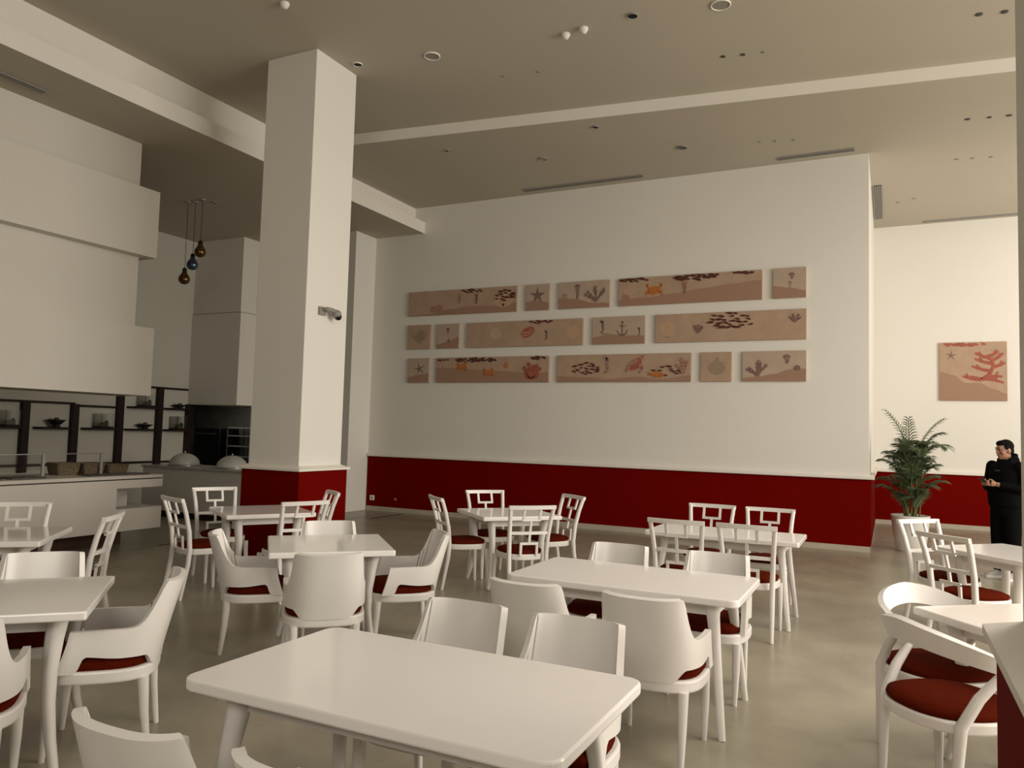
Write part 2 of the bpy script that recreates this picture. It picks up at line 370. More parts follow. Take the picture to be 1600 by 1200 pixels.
# ------------------------------------------------------------------ chairs
def sheet(q, fn, us, vs, th, m):
    """a curved sheet with thickness: fn(u, v) -> Vector"""
    G = [[fn(u, v) for v in vs] for u in us]; nu, nv = len(us), len(vs)
    N = []
    for i in range(nu):
        row = []
        for j in range(nv):
            du = G[min(i+1, nu-1)][j] - G[max(i-1, 0)][j]; dv = G[i][min(j+1, nv-1)] - G[i][max(j-1, 0)]
            n = du.cross(dv); row.append(n.normalized() if n.length > 1e-9 else Vector((0, -1, 0)))
        N.append(row)
    A = [[G[i][j] + N[i][j]*th/2 for j in range(nv)] for i in range(nu)]
    B = [[G[i][j] - N[i][j]*th/2 for j in range(nv)] for i in range(nu)]
    for S, fl in ((A, False), (B, True)):
        fs = []
        for i in range(nu-1):
            for j in range(nv-1):
                f = [i*nv+j, (i+1)*nv+j, (i+1)*nv+j+1, i*nv+j+1]; fs.append(f[::-1] if fl else f)
        q.add([p for r in S for p in r], fs, m, True)
    def rim(a, b):
        n = len(a); q.add(a+b, [[i, i+1, n+i+1, n+i] for i in range(n-1)], m, False)
    rim([A[i][0] for i in range(nu)][::-1], [B[i][0] for i in range(nu)][::-1]); rim([A[i][-1] for i in range(nu)], [B[i][-1] for i in range(nu)])
    rim(A[0], B[0]); rim(A[-1][::-1], B[-1][::-1])

def sm(a, b, x):
    t = min(1, max(0, (x-a)/(b-a))); return t*t*(3-2*t)
# plan curve of the armchair shell
HALF = []
for i in range(41):
    th = PI/2*i/40; n = 2.9
    HALF.append(Vector((0.246*math.sin(th)**(2/n), -0.245*math.cos(th)**(2/n), 0)))
for i in range(1, 13): HALF.append(Vector((0.246 - 0.003*i/12, 0.125*i/12, 0)))
ARC = [0.0]
for i in range(1, len(HALF)): ARC.append(ARC[-1] + (HALF[i]-HALF[i-1]).length)
LEN = ARC[-1]
def plan(a):
    sgn = 1 if a >= 0 else -1; a = min(abs(a), LEN)
    for i in range(1, len(ARC)):
        if ARC[i] >= a:
            t = (a-ARC[i-1])/(ARC[i]-ARC[i-1]); p = HALF[i-1].lerp(HALF[i], t); return Vector((sgn*p.x, p.y, 0))
    return Vector((sgn*HALF[-1].x, HALF[-1].y, 0))
def ztop(a):
    a = abs(a)
    if a < 0.212: return 0.826 + 0.004*(a/0.212)**2
    if a < 0.224: return 0.830 - 0.04*((a-0.212)/0.012)**2
    t = min(1, (a-0.224)/0.13)
    return 0.610 + 0.180*(1-t)**6.0 - 0.004*max(0, (a-0.37)/0.3)
def zbot(a):
    a = abs(a)
    return 0.410 + 0.064*sm(0.135, 0.215, a) + 0.018*sm(0.3, 0.5, a) - 0.082*sm(LEN-0.085, LEN-0.058, a)
def shell_pt(a, v):
    p = plan(a); zb, zt = zbot(a), ztop(a); z = zb + (zt-zb)*v
    back = 1 - sm(0.19, 0.42, abs(a))
    h = max(0, (z-0.42)/0.41)
    p.y -= 0.105*back*h**1.15; p.x *= 1 - 0.015*back*h
    e = sm(LEN-0.12, LEN, abs(a)); p.y += 0.055*e*(1-v)**1.3 - 0.005*e
    p.z = z
    return p
def armchair():
    r = empty('armchair')
    us = [-LEN + 2*LEN*i/96 for i in range(97)]
    us = sorted(set([round(u, 5) for u in us] + [s*x for s in (-1, 1) for x in (0.212, 0.216, 0.22, 0.224, 0.229, 0.235, 0.239, 0.244, 0.250, 0.257, 0.265, 0.275)]))
    q = MB(); sheet(q, shell_pt, us, [i/10 for i in range(11)], 0.030, 'white'); q.build('back_shell', r)
    q = MB(); q.prism(superellipse(0.262, 0.26, 3.0, 96, 0.005), 0.358, 0.418, 'white', 0.01, seg=2); q.build('seat_frame', r)
    q = MB(); rr = []
    for k, (sc, z) in enumerate(((0.93, 0.415), (0.96, 0.435), (0.95, 0.455), (0.84, 0.474), (0.5, 0.487), (0.1, 0.490))):
        rr.append([(p[0]*sc, p[1]*sc, z) for p in superellipse(0.255, 0.25, 3.0, 40, 0.008)])
    q.rings(rr, 'seat'); o = q.build('seat_cushion', r); o['label'] = 'dark red fabric seat cushion'
    for sx in (-1, 1):
        q = MB(); q.tube([(sx*0.212, 0.195, 0.365), (sx*0.212, 0.205, 0.2), (sx*0.208, 0.215, 0.0)], [0.026, 0.022, 0.013], 'white', 12, power=3); q.build('leg', r)
        q = MB(); q.tube([(sx*0.192, -0.203, 0.365), (sx*0.192, -0.214, 0.2), (sx*0.193, -0.238, 0.0)], [0.026, 0.021, 0.013], 'white', 12, power=3); q.build('leg', r)
    return r
def lattice_chair():
    r = empty('lattice_chair')
    for sx in (-1, 1):
        q = MB(); q.tube([(sx*0.195, -0.275, 0), (sx*0.193, -0.245, 0.16), (sx*0.190, -0.215, 0.32), (sx*0.190, -0.205, 0.45), (sx*0.197, -0.222, 0.62), (sx*0.208, -0.262, 0.78), (sx*0.220, -0.305, 0.905)],
             [0.015, 0.018, 0.021, 0.021, 0.020, 0.019, 0.018], 'white', 12, power=3.5); q.build('back_leg', r)
        q = MB(); q.tube([(sx*0.195, 0.195, 0.40), (sx*0.200, 0.205, 0.25), (sx*0.200, 0.215, 0.0)], [0.026, 0.021, 0.013], 'white', 12, power=3); q.build('leg', r)
    def by(z): return -0.205 - (0.10*((z-0.45)/0.455)**1.7 if z > 0.45 else 0)
    q = MB(); rr = []
    for i in range(13):
        x = -0.238 + 0.476*i/12; d = -0.022*(1-(x/0.238)**2); y = by(0.905)+d
        rr.append([(x, y-0.016, 0.888), (x, y+0.012, 0.888), (x, y+0.008, 0.925), (x, y-0.022, 0.925)])
    q.rings(rr, 'white', False); q.build('top_rail', r)
    q = MB(); rr = []
    for i in range(9):
        x = -0.196 + 0.392*i/8; d = -0.02*(1-(x/0.2)**2); y = by(0.655)+d
        rr.append([(x, y-0.011, 0.643), (x, y+0.011, 0.643), (x, y+0.011, 0.671), (x, y-0.011, 0.671)])
    q.rings(rr, 'white', False); q.build('middle_rail', r)
    q = MB()
    def B(x0, z0, x1, z1, w=0.023): q.bar((x0, by(z0)-0.02, z0), (x1, by(z1)-0.02, z1), w, 0.017, 'white')
    B(-0.082, 0.785, -0.082, 0.893); B(0.082, 0.785, 0.082, 0.893); B(-0.0935, 0.785, 0.0935, 0.785)
    B(0, 0.665, 0, 0.785); B(0, 0.555, 0, 0.648); B(-0.0935, 0.555, 0.0935, 0.555)
    B(-0.082, 0.44, -0.082, 0.555); B(0.082, 0.44, 0.082, 0.555)
    q.build('fretwork', r)
    pl = [(-0.225+0.03*max(0, -p[1])/0.22 if False else p[0]*(1.0+0.10*p[1]/0.22), p[1]) for p in superellipse(0.215, 0.225, 2.7, 80, 0.0)]
    q = MB(); q.prism(pl, 0.395, 0.450, 'white', 0.008, seg=2); q.build('seat_frame', r)
    q = MB(); rr = []
    for sc, z in ((0.92, 0.447), (0.955, 0.462), (0.94, 0.478), (0.80, 0.492), (0.5, 0.501), (0.1, 0.503)): rr.append([(p[0]*sc, p[1]*sc+0.003, z) for p in pl])
    q.rings(rr, 'seat'); o = q.build('seat_cushion', r); o['label'] = 'rust red fabric seat cushion'
    return r
def horseshoe_chair():
    r = empty('horseshoe_chair')
    def rail(u, v):
        a = PI*(-0.5 - u*0.60)
        k = abs(u)
        p = Vector((0.275*math.cos(a), 0.235*math.sin(a) - 0.005, 0.0))
        hgt = 0.105 - 0.052*k**1.3; zc = 0.778 - 0.122*k**1.5
        tilt = 0.045*(1-k*0.6)
        out = Vector((math.cos(a), math.sin(a), 0))
        p += out*(v-0.5)*tilt; p.z = zc + (v-0.5)*hgt
        return p
    q = MB(); sheet(q, rail, [-1+2*i/48 for i in range(49)], [0, 0.33, 0.66, 1], 0.028, 'white'); q.build('arm_rail', r)
    for sx in (-1, 1):
        q = MB(); q.tube([(sx*0.225, -0.175, 0), (sx*0.228, -0.165, 0.22), (sx*0.236, -0.15, 0.42), (sx*0.252, -0.075, 0.54), (sx*0.275, 0.035, 0.655)], [0.015, 0.020, 0.024, 0.022, 0.017], 'white', 12, power=2.6, ref=(1, 0, 0)); q.build('back_leg', r)
        q = MB(); q.tube([(sx*0.19, 0.20, 0.40), (sx*0.195, 0.21, 0.2), (sx*0.2, 0.22, 0.0)], [0.026, 0.021, 0.014], 'white', 12, power=3); q.build('leg', r)
    pl = superellipse(0.262, 0.262, 2.3, 96)
    q = MB(); q.prism(pl, 0.385, 0.438, 'white', 0.01, seg=2); q.build('seat_frame', r)
    q = MB(); rr = []
    for sc, z in ((0.93, 0.435), (0.96, 0.45), (0.94, 0.466), (0.78, 0.482), (0.45, 0.490), (0.1, 0.491)): rr.append([(p[0]*sc, p[1]*sc, z) for p in pl])
    q.rings(rr, 'seat'); o = q.build('seat_cushion', r); o['label'] = 'rust red round seat cushion'
    return r
PROTO = {}
def place(kind, x, y, facing, label, group):
    fn = {'armchair': armchair, 'lattice': lattice_chair, 'horseshoe': horseshoe_chair}[kind]
    if kind not in PROTO: c = PROTO[kind] = fn()
    else: c = copy_tree(PROTO[kind])
    c.location = (x, y, 0); c.rotation_euler = (0, 0, math.radians(facing-90))
    tag(c, label, 'chair', group)
    return c
GA, GL, GH = 'white armchairs with red seats', 'white lattice-back chairs with red seats', 'white horseshoe-rail chairs with red seats'
A = 'armchair'; L = 'lattice'; H = 'horseshoe'
place(A, -1.745, 2.845, -90, 'white armchair facing the camera across the nearest table, the left of its far pair', GA)
place(A, -1.193, 2.83, -90, 'white armchair facing the camera across the nearest table, the right of its far pair', GA)
place(A, -1.805, 1.716, 90, 'white armchair at bottom left with its curved back turned to the camera', GA)
place(A, -1.235, 1.735, 90, 'white armchair at the bottom edge, only a corner of its back showing', GA)
place(A, -1.739, 4.04, 90, 'white armchair with back to camera at the second table, its left near seat', GA)
place(A, -1.101, 4.047, 90, 'white armchair with full back and legs in view at the second table', GA)
place(A, -1.743, 5.09, -90, 'white armchair beyond the second table, nearer the middle lattice chairs', GA)
place(A, -1.051, 5.095, -90, 'white armchair beyond the second table, in front of the narrow table', GA)
place(A, -4.185, 4.345, 44, 'white armchair in side view facing right at the armchair-ringed square table', GA)
place(A, -3.335, 4.94, 224, 'white armchair in side view facing left at the armchair-ringed square table', GA)
place(A, -3.353, 4.081, 134, 'white armchair seen square from behind at the armchair-ringed square table', GA)
place(A, -4.0, 4.935, -46, 'white armchair beyond the armchair-ringed square table, only its back top showing', GA)
place(A, -3.59, 2.68, 225, 'white armchair in side view at the left edge table, its tall back at right', GA)
place(A, -4.255, 2.705, -42, 'white armchair facing the camera beyond the left edge table', GA)
place(A, -3.51, 1.92, 140, 'white armchair cut by the left edge, one arm and leg showing', GA)
place(L, -4.03, 7.11, 48, 'white lattice chair facing right at the red wall table, seat in full view', GL)
place(L, -4.03, 7.80, -42, 'white lattice chair beyond the table by the red wall, facing the camera', GL)
place(L, -3.26, 6.90, 136, 'white lattice chair with back to camera at the table by the red wall', GL)
place(L, -3.37, 7.85, 232, 'white lattice chair facing left at the table by the red wall', GL)
place(L, -1.602, 6.725, 90, 'white lattice chair with back to camera at the narrow table, behind an armchair', GL)
place(L, -1.033, 6.743, 90, 'white lattice chair with back to camera at the right end of the narrow table', GL)
place(L, -1.646, 7.806, -90, 'white lattice chair facing the camera beyond the narrow table, left of two', GL)
place(L, -1.071, 7.808, -90, 'white lattice chair facing the camera beyond the narrow table, right of two', GL)
place(L, -5.90, 5.37, 72, 'white lattice chair facing right at the table before the column', GL)
place(L, -6.33, 6.0, -27, 'white lattice chair beyond the table before the column, against the grey counter', GL)
place(L, -5.13, 5.70, 158, 'white lattice chair with back to camera at the table before the column', GL)
place(L, -5.55, 6.36, 234, 'white lattice chair against the lit red column base', GL)
place(L, -5.45, 3.70, 218, 'white lattice chair leaning in side view behind the left edge table', GL)
place(L, -6.24, 3.74, -44, 'white lattice chair facing the camera in front of the buffet', GL)
place(L, 0.585, 7.01, 45, 'white lattice chair with back to camera in front of the white planter', GL)
place(L, 0.455, 7.75, -45, 'white lattice chair beyond the person\'s table, its rail against the planter', GL)
place(H, 0.245, 4.12, 38, 'white horseshoe-rail chair nearest the near column, round red seat in full view', GH)
place(H, 0.235, 4.72, -51, 'white horseshoe-rail chair at the far side of the table by the near column', GH)

# ------------------------------------------------------------------ sea-life canvases
def extr(q, pts, m, d0, d1):
    """flat printed shape on a canvas: pts in (x, z), lying between depth d0 and d1 in front of the face (toward -y)"""
    n = len(pts); vs = [(p[0], -d0, p[1]) for p in pts] + [(p[0], -d1, p[1]) for p in pts]
    ar = sum(pts[i][0]*pts[(i+1) % n][1]-pts[(i+1) % n][0]*pts[i][1] for i in range(n))
    idx = list(range(n)) if ar > 0 else list(range(n))[::-1]
    fs = [[n+i for i in idx]] + [[idx[i], idx[(i+1) % n], n+idx[(i+1) % n], n+idx[i]] for i in range(n)]
    q.add(vs, fs, m)
def rot(p, a, c): return (c[0]+p[0]*math.cos(a)-p[1]*math.sin(a), c[1]+p[0]*math.sin(a)+p[1]*math.cos(a))
def blob(cx, cz, rx, rz, a=0.0, n=14, jit=0.0): return [rot((rx*(1+random.uniform(-jit, jit))*math.cos(2*PI*i/n), rz*(1+random.uniform(-jit, jit))*math.sin(2*PI*i/n)), a, (cx, cz)) for i in range(n)]
def stroke(q, pts, wd, m, d0, d1):
    for i in range(len(pts)-1):
        w0 = wd*(1-i/len(pts)*0.7); w1 = wd*(1-(i+1)/len(pts)*0.7)
        a, b = Vector((*pts[i], 0)), Vector((*pts[i+1], 0)); t = (b-a)
        if t.length < 1e-6: continue
        n = Vector((-t.y, t.x, 0)).normalized()
        extr(q, [(a-n*w0/2).to_2d()[:], (b-n*w1/2).to_2d()[:], (b+n*w1/2).to_2d()[:], (a+n*w0/2).to_2d()[:]], m, d0, d1)
DL = [0.0]
def dd(): DL[0] += 0.0002; return DL[0]
def fishes(q, pts, m='fish'):
    for (x, z, l, a) in pts:
        d = dd()
        extr(q, blob(x, z, l/2, l*0.20, a, 10), m, 0, 0.002+d)
        extr(q, [rot(p, a, (x, z)) for p in ((-l*0.42, 0), (-l*0.68, l*0.17), (-l*0.6, 0), (-l*0.68, -l*0.17))], m, 0, 0.002+d)
def shoal(q, cx, cz, wx, wz, n, l, lim, m='fish', a0=-0.15):
    out = []
    for i in range(n):
        for _ in range(40):
            x = cx + random.uniform(-1, 1)*wx; z = cz + random.uniform(-1, 1)*wz*(1-0.5*abs((x-cx)/wx))
            if all((x-o[0])**2*0.4+(z-o[1])**2*2 > (l*0.55)**2 for o in out): break
        x = max(-lim[0]+l*0.7, min(lim[0]-l*0.6, x)); z = max(-lim[1]+l*0.22, min(lim[1]-l*0.22, z))
        out.append((x, z, l*random.uniform(0.75, 1.15), a0+random.uniform(-0.25, 0.35)))
    fishes(q, out, m)
def star(q, cx, cz, r, m, a=0.3, inner=0.36):
    d = dd(); extr(q, [rot(((r if i % 2 == 0 else r*inner)*math.cos(PI*i/5), (r if i % 2 == 0 else r*inner)*math.sin(PI*i/5)), a, (cx, cz)) for i in range(10)], m, 0, 0.002+d)
def coral(q, cx, cz, h, m, n=5, spread=0.9, wd=0.03, lean=0.0):
    for i in range(n):
        d = dd(); a = PI/2 + lean + spread*(i/(n-1)-0.5)*2; p = [(cx, cz)]; l = h*random.uniform(0.75, 1.0)
        for k in range(4):
            a += random.uniform(-0.25, 0.25); p.append((p[-1][0]+l/4*math.cos(a), p[-1][1]+l/4*math.sin(a)))
        stroke(q, p, wd, m, 0, 0.002+d)
        for k in (2, 3):
            for s_ in (-0.7, 0.7):
                stroke(q, [p[k], (p[k][0]+l*0.2*math.cos(a+s_), p[k][1]+l*0.2*math.sin(a+s_))], wd*0.5, m, 0, 0.0021+d)
def jelly(q, cx, cz, r, m, tail=1.8):
    d = dd(); extr(q, [(cx+r*math.cos(PI*i/8), cz+r*0.8*math.sin(PI*i/8)) for i in range(9)], m, 0, 0.002+d)
    for k in (-0.5, 0, 0.5): stroke(q, [(cx+k*r, cz), (cx+k*r*0.7+0.01, cz-r*tail*0.5), (cx+k*r*0.4, cz-r*tail)], r*0.3, m, 0, 0.0018+d)
def crab(q, cx, cz, r, m='orange'):
    d = dd(); extr(q, blob(cx, cz, r, r*0.62, 0.1, 14, 0.08), m, 0, 0.002+d)
    for s_ in (-1, 1):
        stroke(q, [(cx+s_*r*0.6, cz+r*0.3), (cx+s_*r*1.1, cz+r*0.7), (cx+s_*r*0.8, cz+r*1.05)], r*0.4, m, 0, 0.0021+d)
        for k in range(3): stroke(q, [(cx+s_*r*0.7, cz-r*0.1*k), (cx+s_*r*1.3, cz-r*(0.1+0.35*k))], r*0.2, m, 0, 0.0022+d)
def shell_shape(q, cx, cz, r, m, m2=None):
    d = dd(); extr(q, [(cx+r*math.cos(PI*(i/12*1.3-0.15))*1.05, cz+r*math.sin(PI*(i/12*1.3-0.15))) for i in range(13)] + [(cx, cz-r*0.75)], m, 0, 0.002+d)
    if m2:
        for k in range(5):
            a = PI*(0.15+0.7*k/4); stroke(q, [(cx, cz-r*0.6), (cx+r*0.9*math.cos(a), cz+r*0.9*math.sin(a))], r*0.12, m2, 0, 0.0024+d)
def seahorse(q, cx, cz, h, m):
    d = dd(); stroke(q, [(cx-0.10*h, cz+0.36*h), (cx+0.02*h, cz+0.46*h), (cx+0.12*h, cz+0.30*h), (cx+0.05*h, cz+0.08*h), (cx+0.14*h, cz-0.14*h), (cx+0.02*h, cz-0.36*h), (cx-0.12*h, cz-0.38*h)], 0.22*h, m, 0, 0.002+d)
def turtle(q, cx, cz, r, m, m2):
    d = dd(); extr(q, blob(cx, cz, r, r*0.62, 0.75, 14), m, 0, 0.002+d); extr(q, blob(cx+r*0.85, cz+r*0.9, r*0.28, r*0.22, 0.75), m, 0, 0.0021+d)
    stroke(q, [(cx+r*0.3, cz+r*0.6), (cx-r*0.8, cz-r*0.1), (cx-r*1.25, cz-r*1.0)], r*0.5, m2, 0, 0.0023+d)
    stroke(q, [(cx+r*0.6, cz), (cx+r*0.95, cz-r*0.5), (cx+r*0.5, cz-r*1.15)], r*0.5, m2, 0, 0.0024+d); stroke(q, [(cx+r*0.5, cz+r*0.7), (cx+r*1.25, cz+r*1.15)], r*0.3, m2, 0, 0.0025+d)
def anchor(q, cx, cz, h, m):
    d = dd(); stroke(q, [(cx, cz+h*0.4), (cx, cz-h*0.4)], h*0.12, m, 0, 0.002+d); stroke(q, [(cx-h*0.2, cz+h*0.2), (cx+h*0.2, cz+h*0.2)], h*0.1, m, 0, 0.0021+d)
    extr(q, blob(cx, cz+h*0.45, h*0.09, h*0.09), m, 0, 0.0022+d)
    for s_ in (-1, 1): stroke(q, [(cx, cz-h*0.42), (cx+s_*h*0.25, cz-h*0.33), (cx+s_*h*0.36, cz-h*0.1)], h*0.12, m, 0, 0.0023+d)
def dune(q, hw, hh, prof):
    e = 0.004; n = len(prof); N = 24; pts = []
    for i in range(N+1):
        t = i/N*(n-1); k = min(int(t), n-2); f = t-k; f = f*f*(3-2*f); z = prof[k]*(1-f)+prof[k+1]*f
        pts.append((-hw+e+(2*hw-2*e)*i/N, -hh+2*hh*z))
    extr(q, [(hw-e, -hh+e), ] + pts[::-1] + [(-hw+e, -hh+e)], 'dune', 0, 0.0008)
def canvas(x0, x1, z0, z1, label, grey=False, yw=YW):
    hw, hh = (x1-x0)/2, (z1-z0)/2
    t = empty('sea_life_canvas', ((x0+x1)/2, yw-0.0455, (z0+z1)/2)); tag(t, label, 'painting', 'pink sea-life canvases on the white wall')
    q = MB(); q.box(-hw, hw, 0.0, 0.045, -hh, hh, 'canvas_grey' if grey else 'canvas', 0.004); q.build('canvas', t)
    DL[0] = 0.0
    return t, hw, hh
def part(t, name, *fns):
    for fn in fns:
        q = MB(); fn(q); q.build(name, t)
Z1, Z2, Z3 = (3.808, 4.28), (3.161, 3.63), (2.512, 2.985)
t, w_, h_ = canvas(-8.436, -6.081, *Z1, 'long canvas at left end of top row, with a shoal over a pale shell')
part(t, 'dune', lambda q: dune(q, w_, h_, [0.02, 0.05, 0.22, 0.30, 0.27, 0.34]))
part(t, 'coral', lambda q: coral(q, -1.02, -0.12, 0.26, 'pale', 5, 0.7, 0.05), lambda q: shell_shape(q, -0.60, -0.13, 0.07, 'rose'), lambda q: shell_shape(q, -0.48, -0.12, 0.08, 'rose'), lambda q: shell_shape(q, 0.90, -0.02, 0.18, 'pale', 'canvas'))
part(t, 'fish_shoal', lambda q: shoal(q, 0.25, h_-0.045, 0.20, 0.035, 12, 0.07, (w_, h_)), lambda q: shoal(q, 0.95, 0.07, 0.2, 0.11, 16, 0.085, (w_, h_)))
part(t, 'jellyfish', lambda q: jelly(q, -0.02, 0.12, 0.05, 'sage', 3.0), lambda q: jelly(q, 0.34, 0.10, 0.04, 'brown', 4.0))
t, w_, h_ = canvas(-5.901, -5.433, *Z1, 'small square canvas of a dark five-armed starfish, top row', True)
part(t, 'dune', lambda q: dune(q, w_, h_, [0.33, 0.38, 0.28])); part(t, 'starfish', lambda q: star(q, 0.0, 0.03, 0.155, 'brown', 0.32))
t, w_, h_ = canvas(-5.26, -4.306, *Z1, 'medium top-row canvas with a jellyfish and a dark leafy coral', True)
part(t, 'dune', lambda q: dune(q, w_, h_, [0.42, 0.36, 0.18, 0.15])); part(t, 'jellyfish', lambda q: jelly(q, -0.12, 0.14, 0.06, 'brown', 3.5), lambda q: jelly(q, -0.36, -0.01, 0.06, 'sage', 1.5))
part(t, 'coral', lambda q: coral(q, 0.23, -0.13, 0.29, 'brown', 6, 0.8, 0.04))
t, w_, h_ = canvas(-4.145, -1.787, *Z1, 'long top-row canvas with an orange crab under dark fish and a rising dune')
part(t, 'dune', lambda q: dune(q, w_, h_, [0.22, 0.27, 0.36, 0.48, 0.58, 0.66]))
part(t, 'crab', lambda q: crab(q, -0.56, 0.0, 0.12), lambda q: shell_shape(q, -1.05, -0.10, 0.07, 'rose'), lambda q: shell_shape(q, -0.98, 0.01, 0.10, 'pale'))
part(t, 'fish_shoal', lambda q: shoal(q, -0.92, h_-0.035, 0.24, 0.03, 13, 0.085, (w_, h_)), lambda q: shoal(q, 0.12, h_-0.055, 0.36, 0.055, 26, 0.085, (w_, h_)), lambda q: shoal(q, 0.92, h_-0.03, 0.16, 0.02, 7, 0.09, (w_, h_)))
part(t, 'jellyfish', lambda q: jelly(q, -0.04, 0.10, 0.05, 'rose', 3.5))
t, w_, h_ = canvas(-1.623, -1.134, *Z1, 'small square canvas at right end of top row, faint jellyfish over a dune', True)
part(t, 'dune', lambda q: dune(q, w_, h_, [0.42, 0.34, 0.22])); part(t, 'jellyfish', lambda q: jelly(q, 0.03, 0.12, 0.05, 'brown', 1.2), lambda q: coral(q, 0.01, -0.09, 0.14, 'sage', 3, 0.2, 0.02))
t, w_, h_ = canvas(-8.424, -7.909, *Z2, 'small square canvas of a faint olive fan coral, left end of middle row')
part(t, 'coral', lambda q: coral(q, 0.02, -0.12, 0.28, 'sage', 8, 0.75, 0.035), lambda q: extr(q, blob(0.02, 0.02, 0.09, 0.12), 'sage', 0, 0.001))
t, w_, h_ = canvas(-7.765, -7.27, *Z2, 'small square canvas with a tiny jellyfish above a slanting dune, middle row', True)
part(t, 'dune', lambda q: dune(q, w_, h_, [0.17, 0.27, 0.46])); part(t, 'jellyfish', lambda q: jelly(q, 0.0, 0.12, 0.045, 'brown', 1.5), lambda q: star(q, 0.02, -0.09, 0.06, 'brown', 0.2, 0.3))
t, w_, h_ = canvas(-7.103, -4.784, *Z2, 'long middle-row canvas with a red striped shell in plain pink')
part(t, 'striped_shell', lambda q: extr(q, blob(0.10, 0.02, 0.15, 0.09, 0.45), 'redpaint', 0, 0.0012), lambda q: [stroke(q, [(-0.03+0.02*k, -0.05+0.055*k), (0.10+0.02*k, -0.03+0.055*k), (0.22, 0.02+0.05*k)], 0.018, 'pale', 0, 0.002+dd()) for k in range(2)], lambda q: shell_shape(q, 0.98, -0.02, 0.13, 'pale'), lambda q: shell_shape(q, -0.55, 0.0, 0.12, 'canvas_grey'))
part(t, 'fish_shoal', lambda q: shoal(q, 0.36, h_-0.035, 0.2, 0.025, 11, 0.075, (w_, h_))); part(t, 'seahorse', lambda q: seahorse(q, 0.46, -0.05, 0.18, 'brown'))
t, w_, h_ = canvas(-4.607, -3.672, *Z2, 'medium middle-row canvas with a small ship anchor and a seahorse', True)
part(t, 'dune', lambda q: dune(q, w_, h_, [0.26, 0.36, 0.3, 0.28])); part(t, 'anchor', lambda q: anchor(q, 0.07, 0.02, 0.26, 'brown'))
part(t, 'seahorse', lambda q: seahorse(q, -0.30, 0.06, 0.24, 'brown'), lambda q: seahorse(q, 0.36, -0.04, 0.15, 'brown'), lambda q: stroke(q, [(-0.3, -0.05), (-0.1, -0.08)], 0.04, 'sage', 0, 0.002))
t, w_, h_ = canvas(-3.496, -1.131, *Z2, 'long canvas at right end of middle row, one swirling dark shoal at its centre')
part(t, 'fish_shoal', lambda q: shoal(q, 0.05, 0.10, 0.32, 0.15, 26, 0.10, (w_, h_), 'fish', -0.1)); part(t, 'coral', lambda q: coral(q, -0.47, -0.09, 0.16, 'brown', 5, 0.9, 0.03), lambda q: coral(q, 1.02, 0.04, 0.13, 'brown', 4, 0.9, 0.03))
part(t, 'pale_shell', lambda q: extr(q, blob(-0.97, -0.02, 0.13, 0.13), 'pale', 0, 0.0012), lambda q: stroke(q, [(-1.02, -0.14), (-0.92, -0.15)], 0.02, 'rose', 0, 0.002))
t, w_, h_ = canvas(-8.396, -7.912, *Z3, 'small square canvas of a thin-armed starfish, left end of bottom row', True)
part(t, 'dune', lambda q: dune(q, w_, h_, [0.22, 0.32, 0.38])); part(t, 'starfish', lambda q: star(q, 0.02, 0.03, 0.14, 'brown', 0.55, 0.2))
t, w_, h_ = canvas(-7.754, -5.411, *Z3, 'long bottom-row canvas with orange crabs and a dark red coral bush')
part(t, 'dune', lambda q: dune(q, w_, h_, [0.60, 0.56, 0.50, 0.44, 0.36, 0.36]))
part(t, 'fish_shoal', lambda q: shoal(q, -1.0, h_-0.045, 0.14, 0.015, 6, 0.085, (w_, h_)), lambda q: shoal(q, -0.38, h_-0.055, 0.34, 0.045, 22, 0.085, (w_, h_)), lambda q: shoal(q, 0.02, h_-0.06, 0.1, 0.03, 7, 0.075, (w_, h_)), lambda q: shoal(q, 0.97, h_-0.04, 0.14, 0.03, 8, 0.085, (w_, h_)))
part(t, 'crab', lambda q: crab(q, -0.60, 0.06, 0.09), lambda q: crab(q, -0.03, -0.06, 0.085), lambda q: star(q, 0.33, 0.07, 0.065, 'orange', 0.4, 0.4))
part(t, 'coral', lambda q: extr(q, blob(0.83, -0.10, 0.15, 0.10, 0, 14, 0.1), 'redpaint', 0, 0.0012), lambda q: coral(q, 0.83, -0.13, 0.28, 'redpaint', 9, 0.75, 0.05), lambda q: extr(q, blob(0.83, -0.12, 0.08, 0.06), 'fish', 0, 0.0016))
t, w_, h_ = canvas(-5.251, -2.89, *Z3, 'long bottom-row canvas with a red sea turtle and two shoals')
part(t, 'dune', lambda q: dune(q, w_, h_, [0.22, 0.18, 0.10, 0.18, 0.09, 0.22]))
part(t, 'fish_shoal', lambda q: shoal(q, -0.62, 0.0, 0.24, 0.12, 18, 0.085, (w_, h_), 'fish'), lambda q: shoal(q, 0.80, -0.06, 0.26, 0.08, 12, 0.085, (w_, h_))); part(t, 'orange_fish', lambda q: fishes(q, [(0.62, -0.12, 0.24, -0.1)], 'orange'))
part(t, 'turtle', lambda q: turtle(q, 0.25, 0.06, 0.13, 'redpaint', 'rose')); part(t, 'seahorse', lambda q: seahorse(q, -0.27, 0.04, 0.32, 'sage'), lambda q: coral(q, 1.06, -0.10, 0.26, 'rose', 4, 0.4, 0.05))
t, w_, h_ = canvas(-2.734, -2.247, *Z3, 'small square canvas of a single round brown shell, bottom row')
part(t, 'round_shell', lambda q: extr(q, blob(0.01, -0.02, 0.145, 0.11), 'sage', 0, 0.0014), lambda q: extr(q, [(-0.07, 0.06), (0.09, 0.06), (0.02, 0.16)], 'sage', 0, 0.0015))
t, w_, h_ = canvas(-2.079, -1.129, *Z3, 'medium canvas at right end of bottom row, dark leafy coral at its left', True)
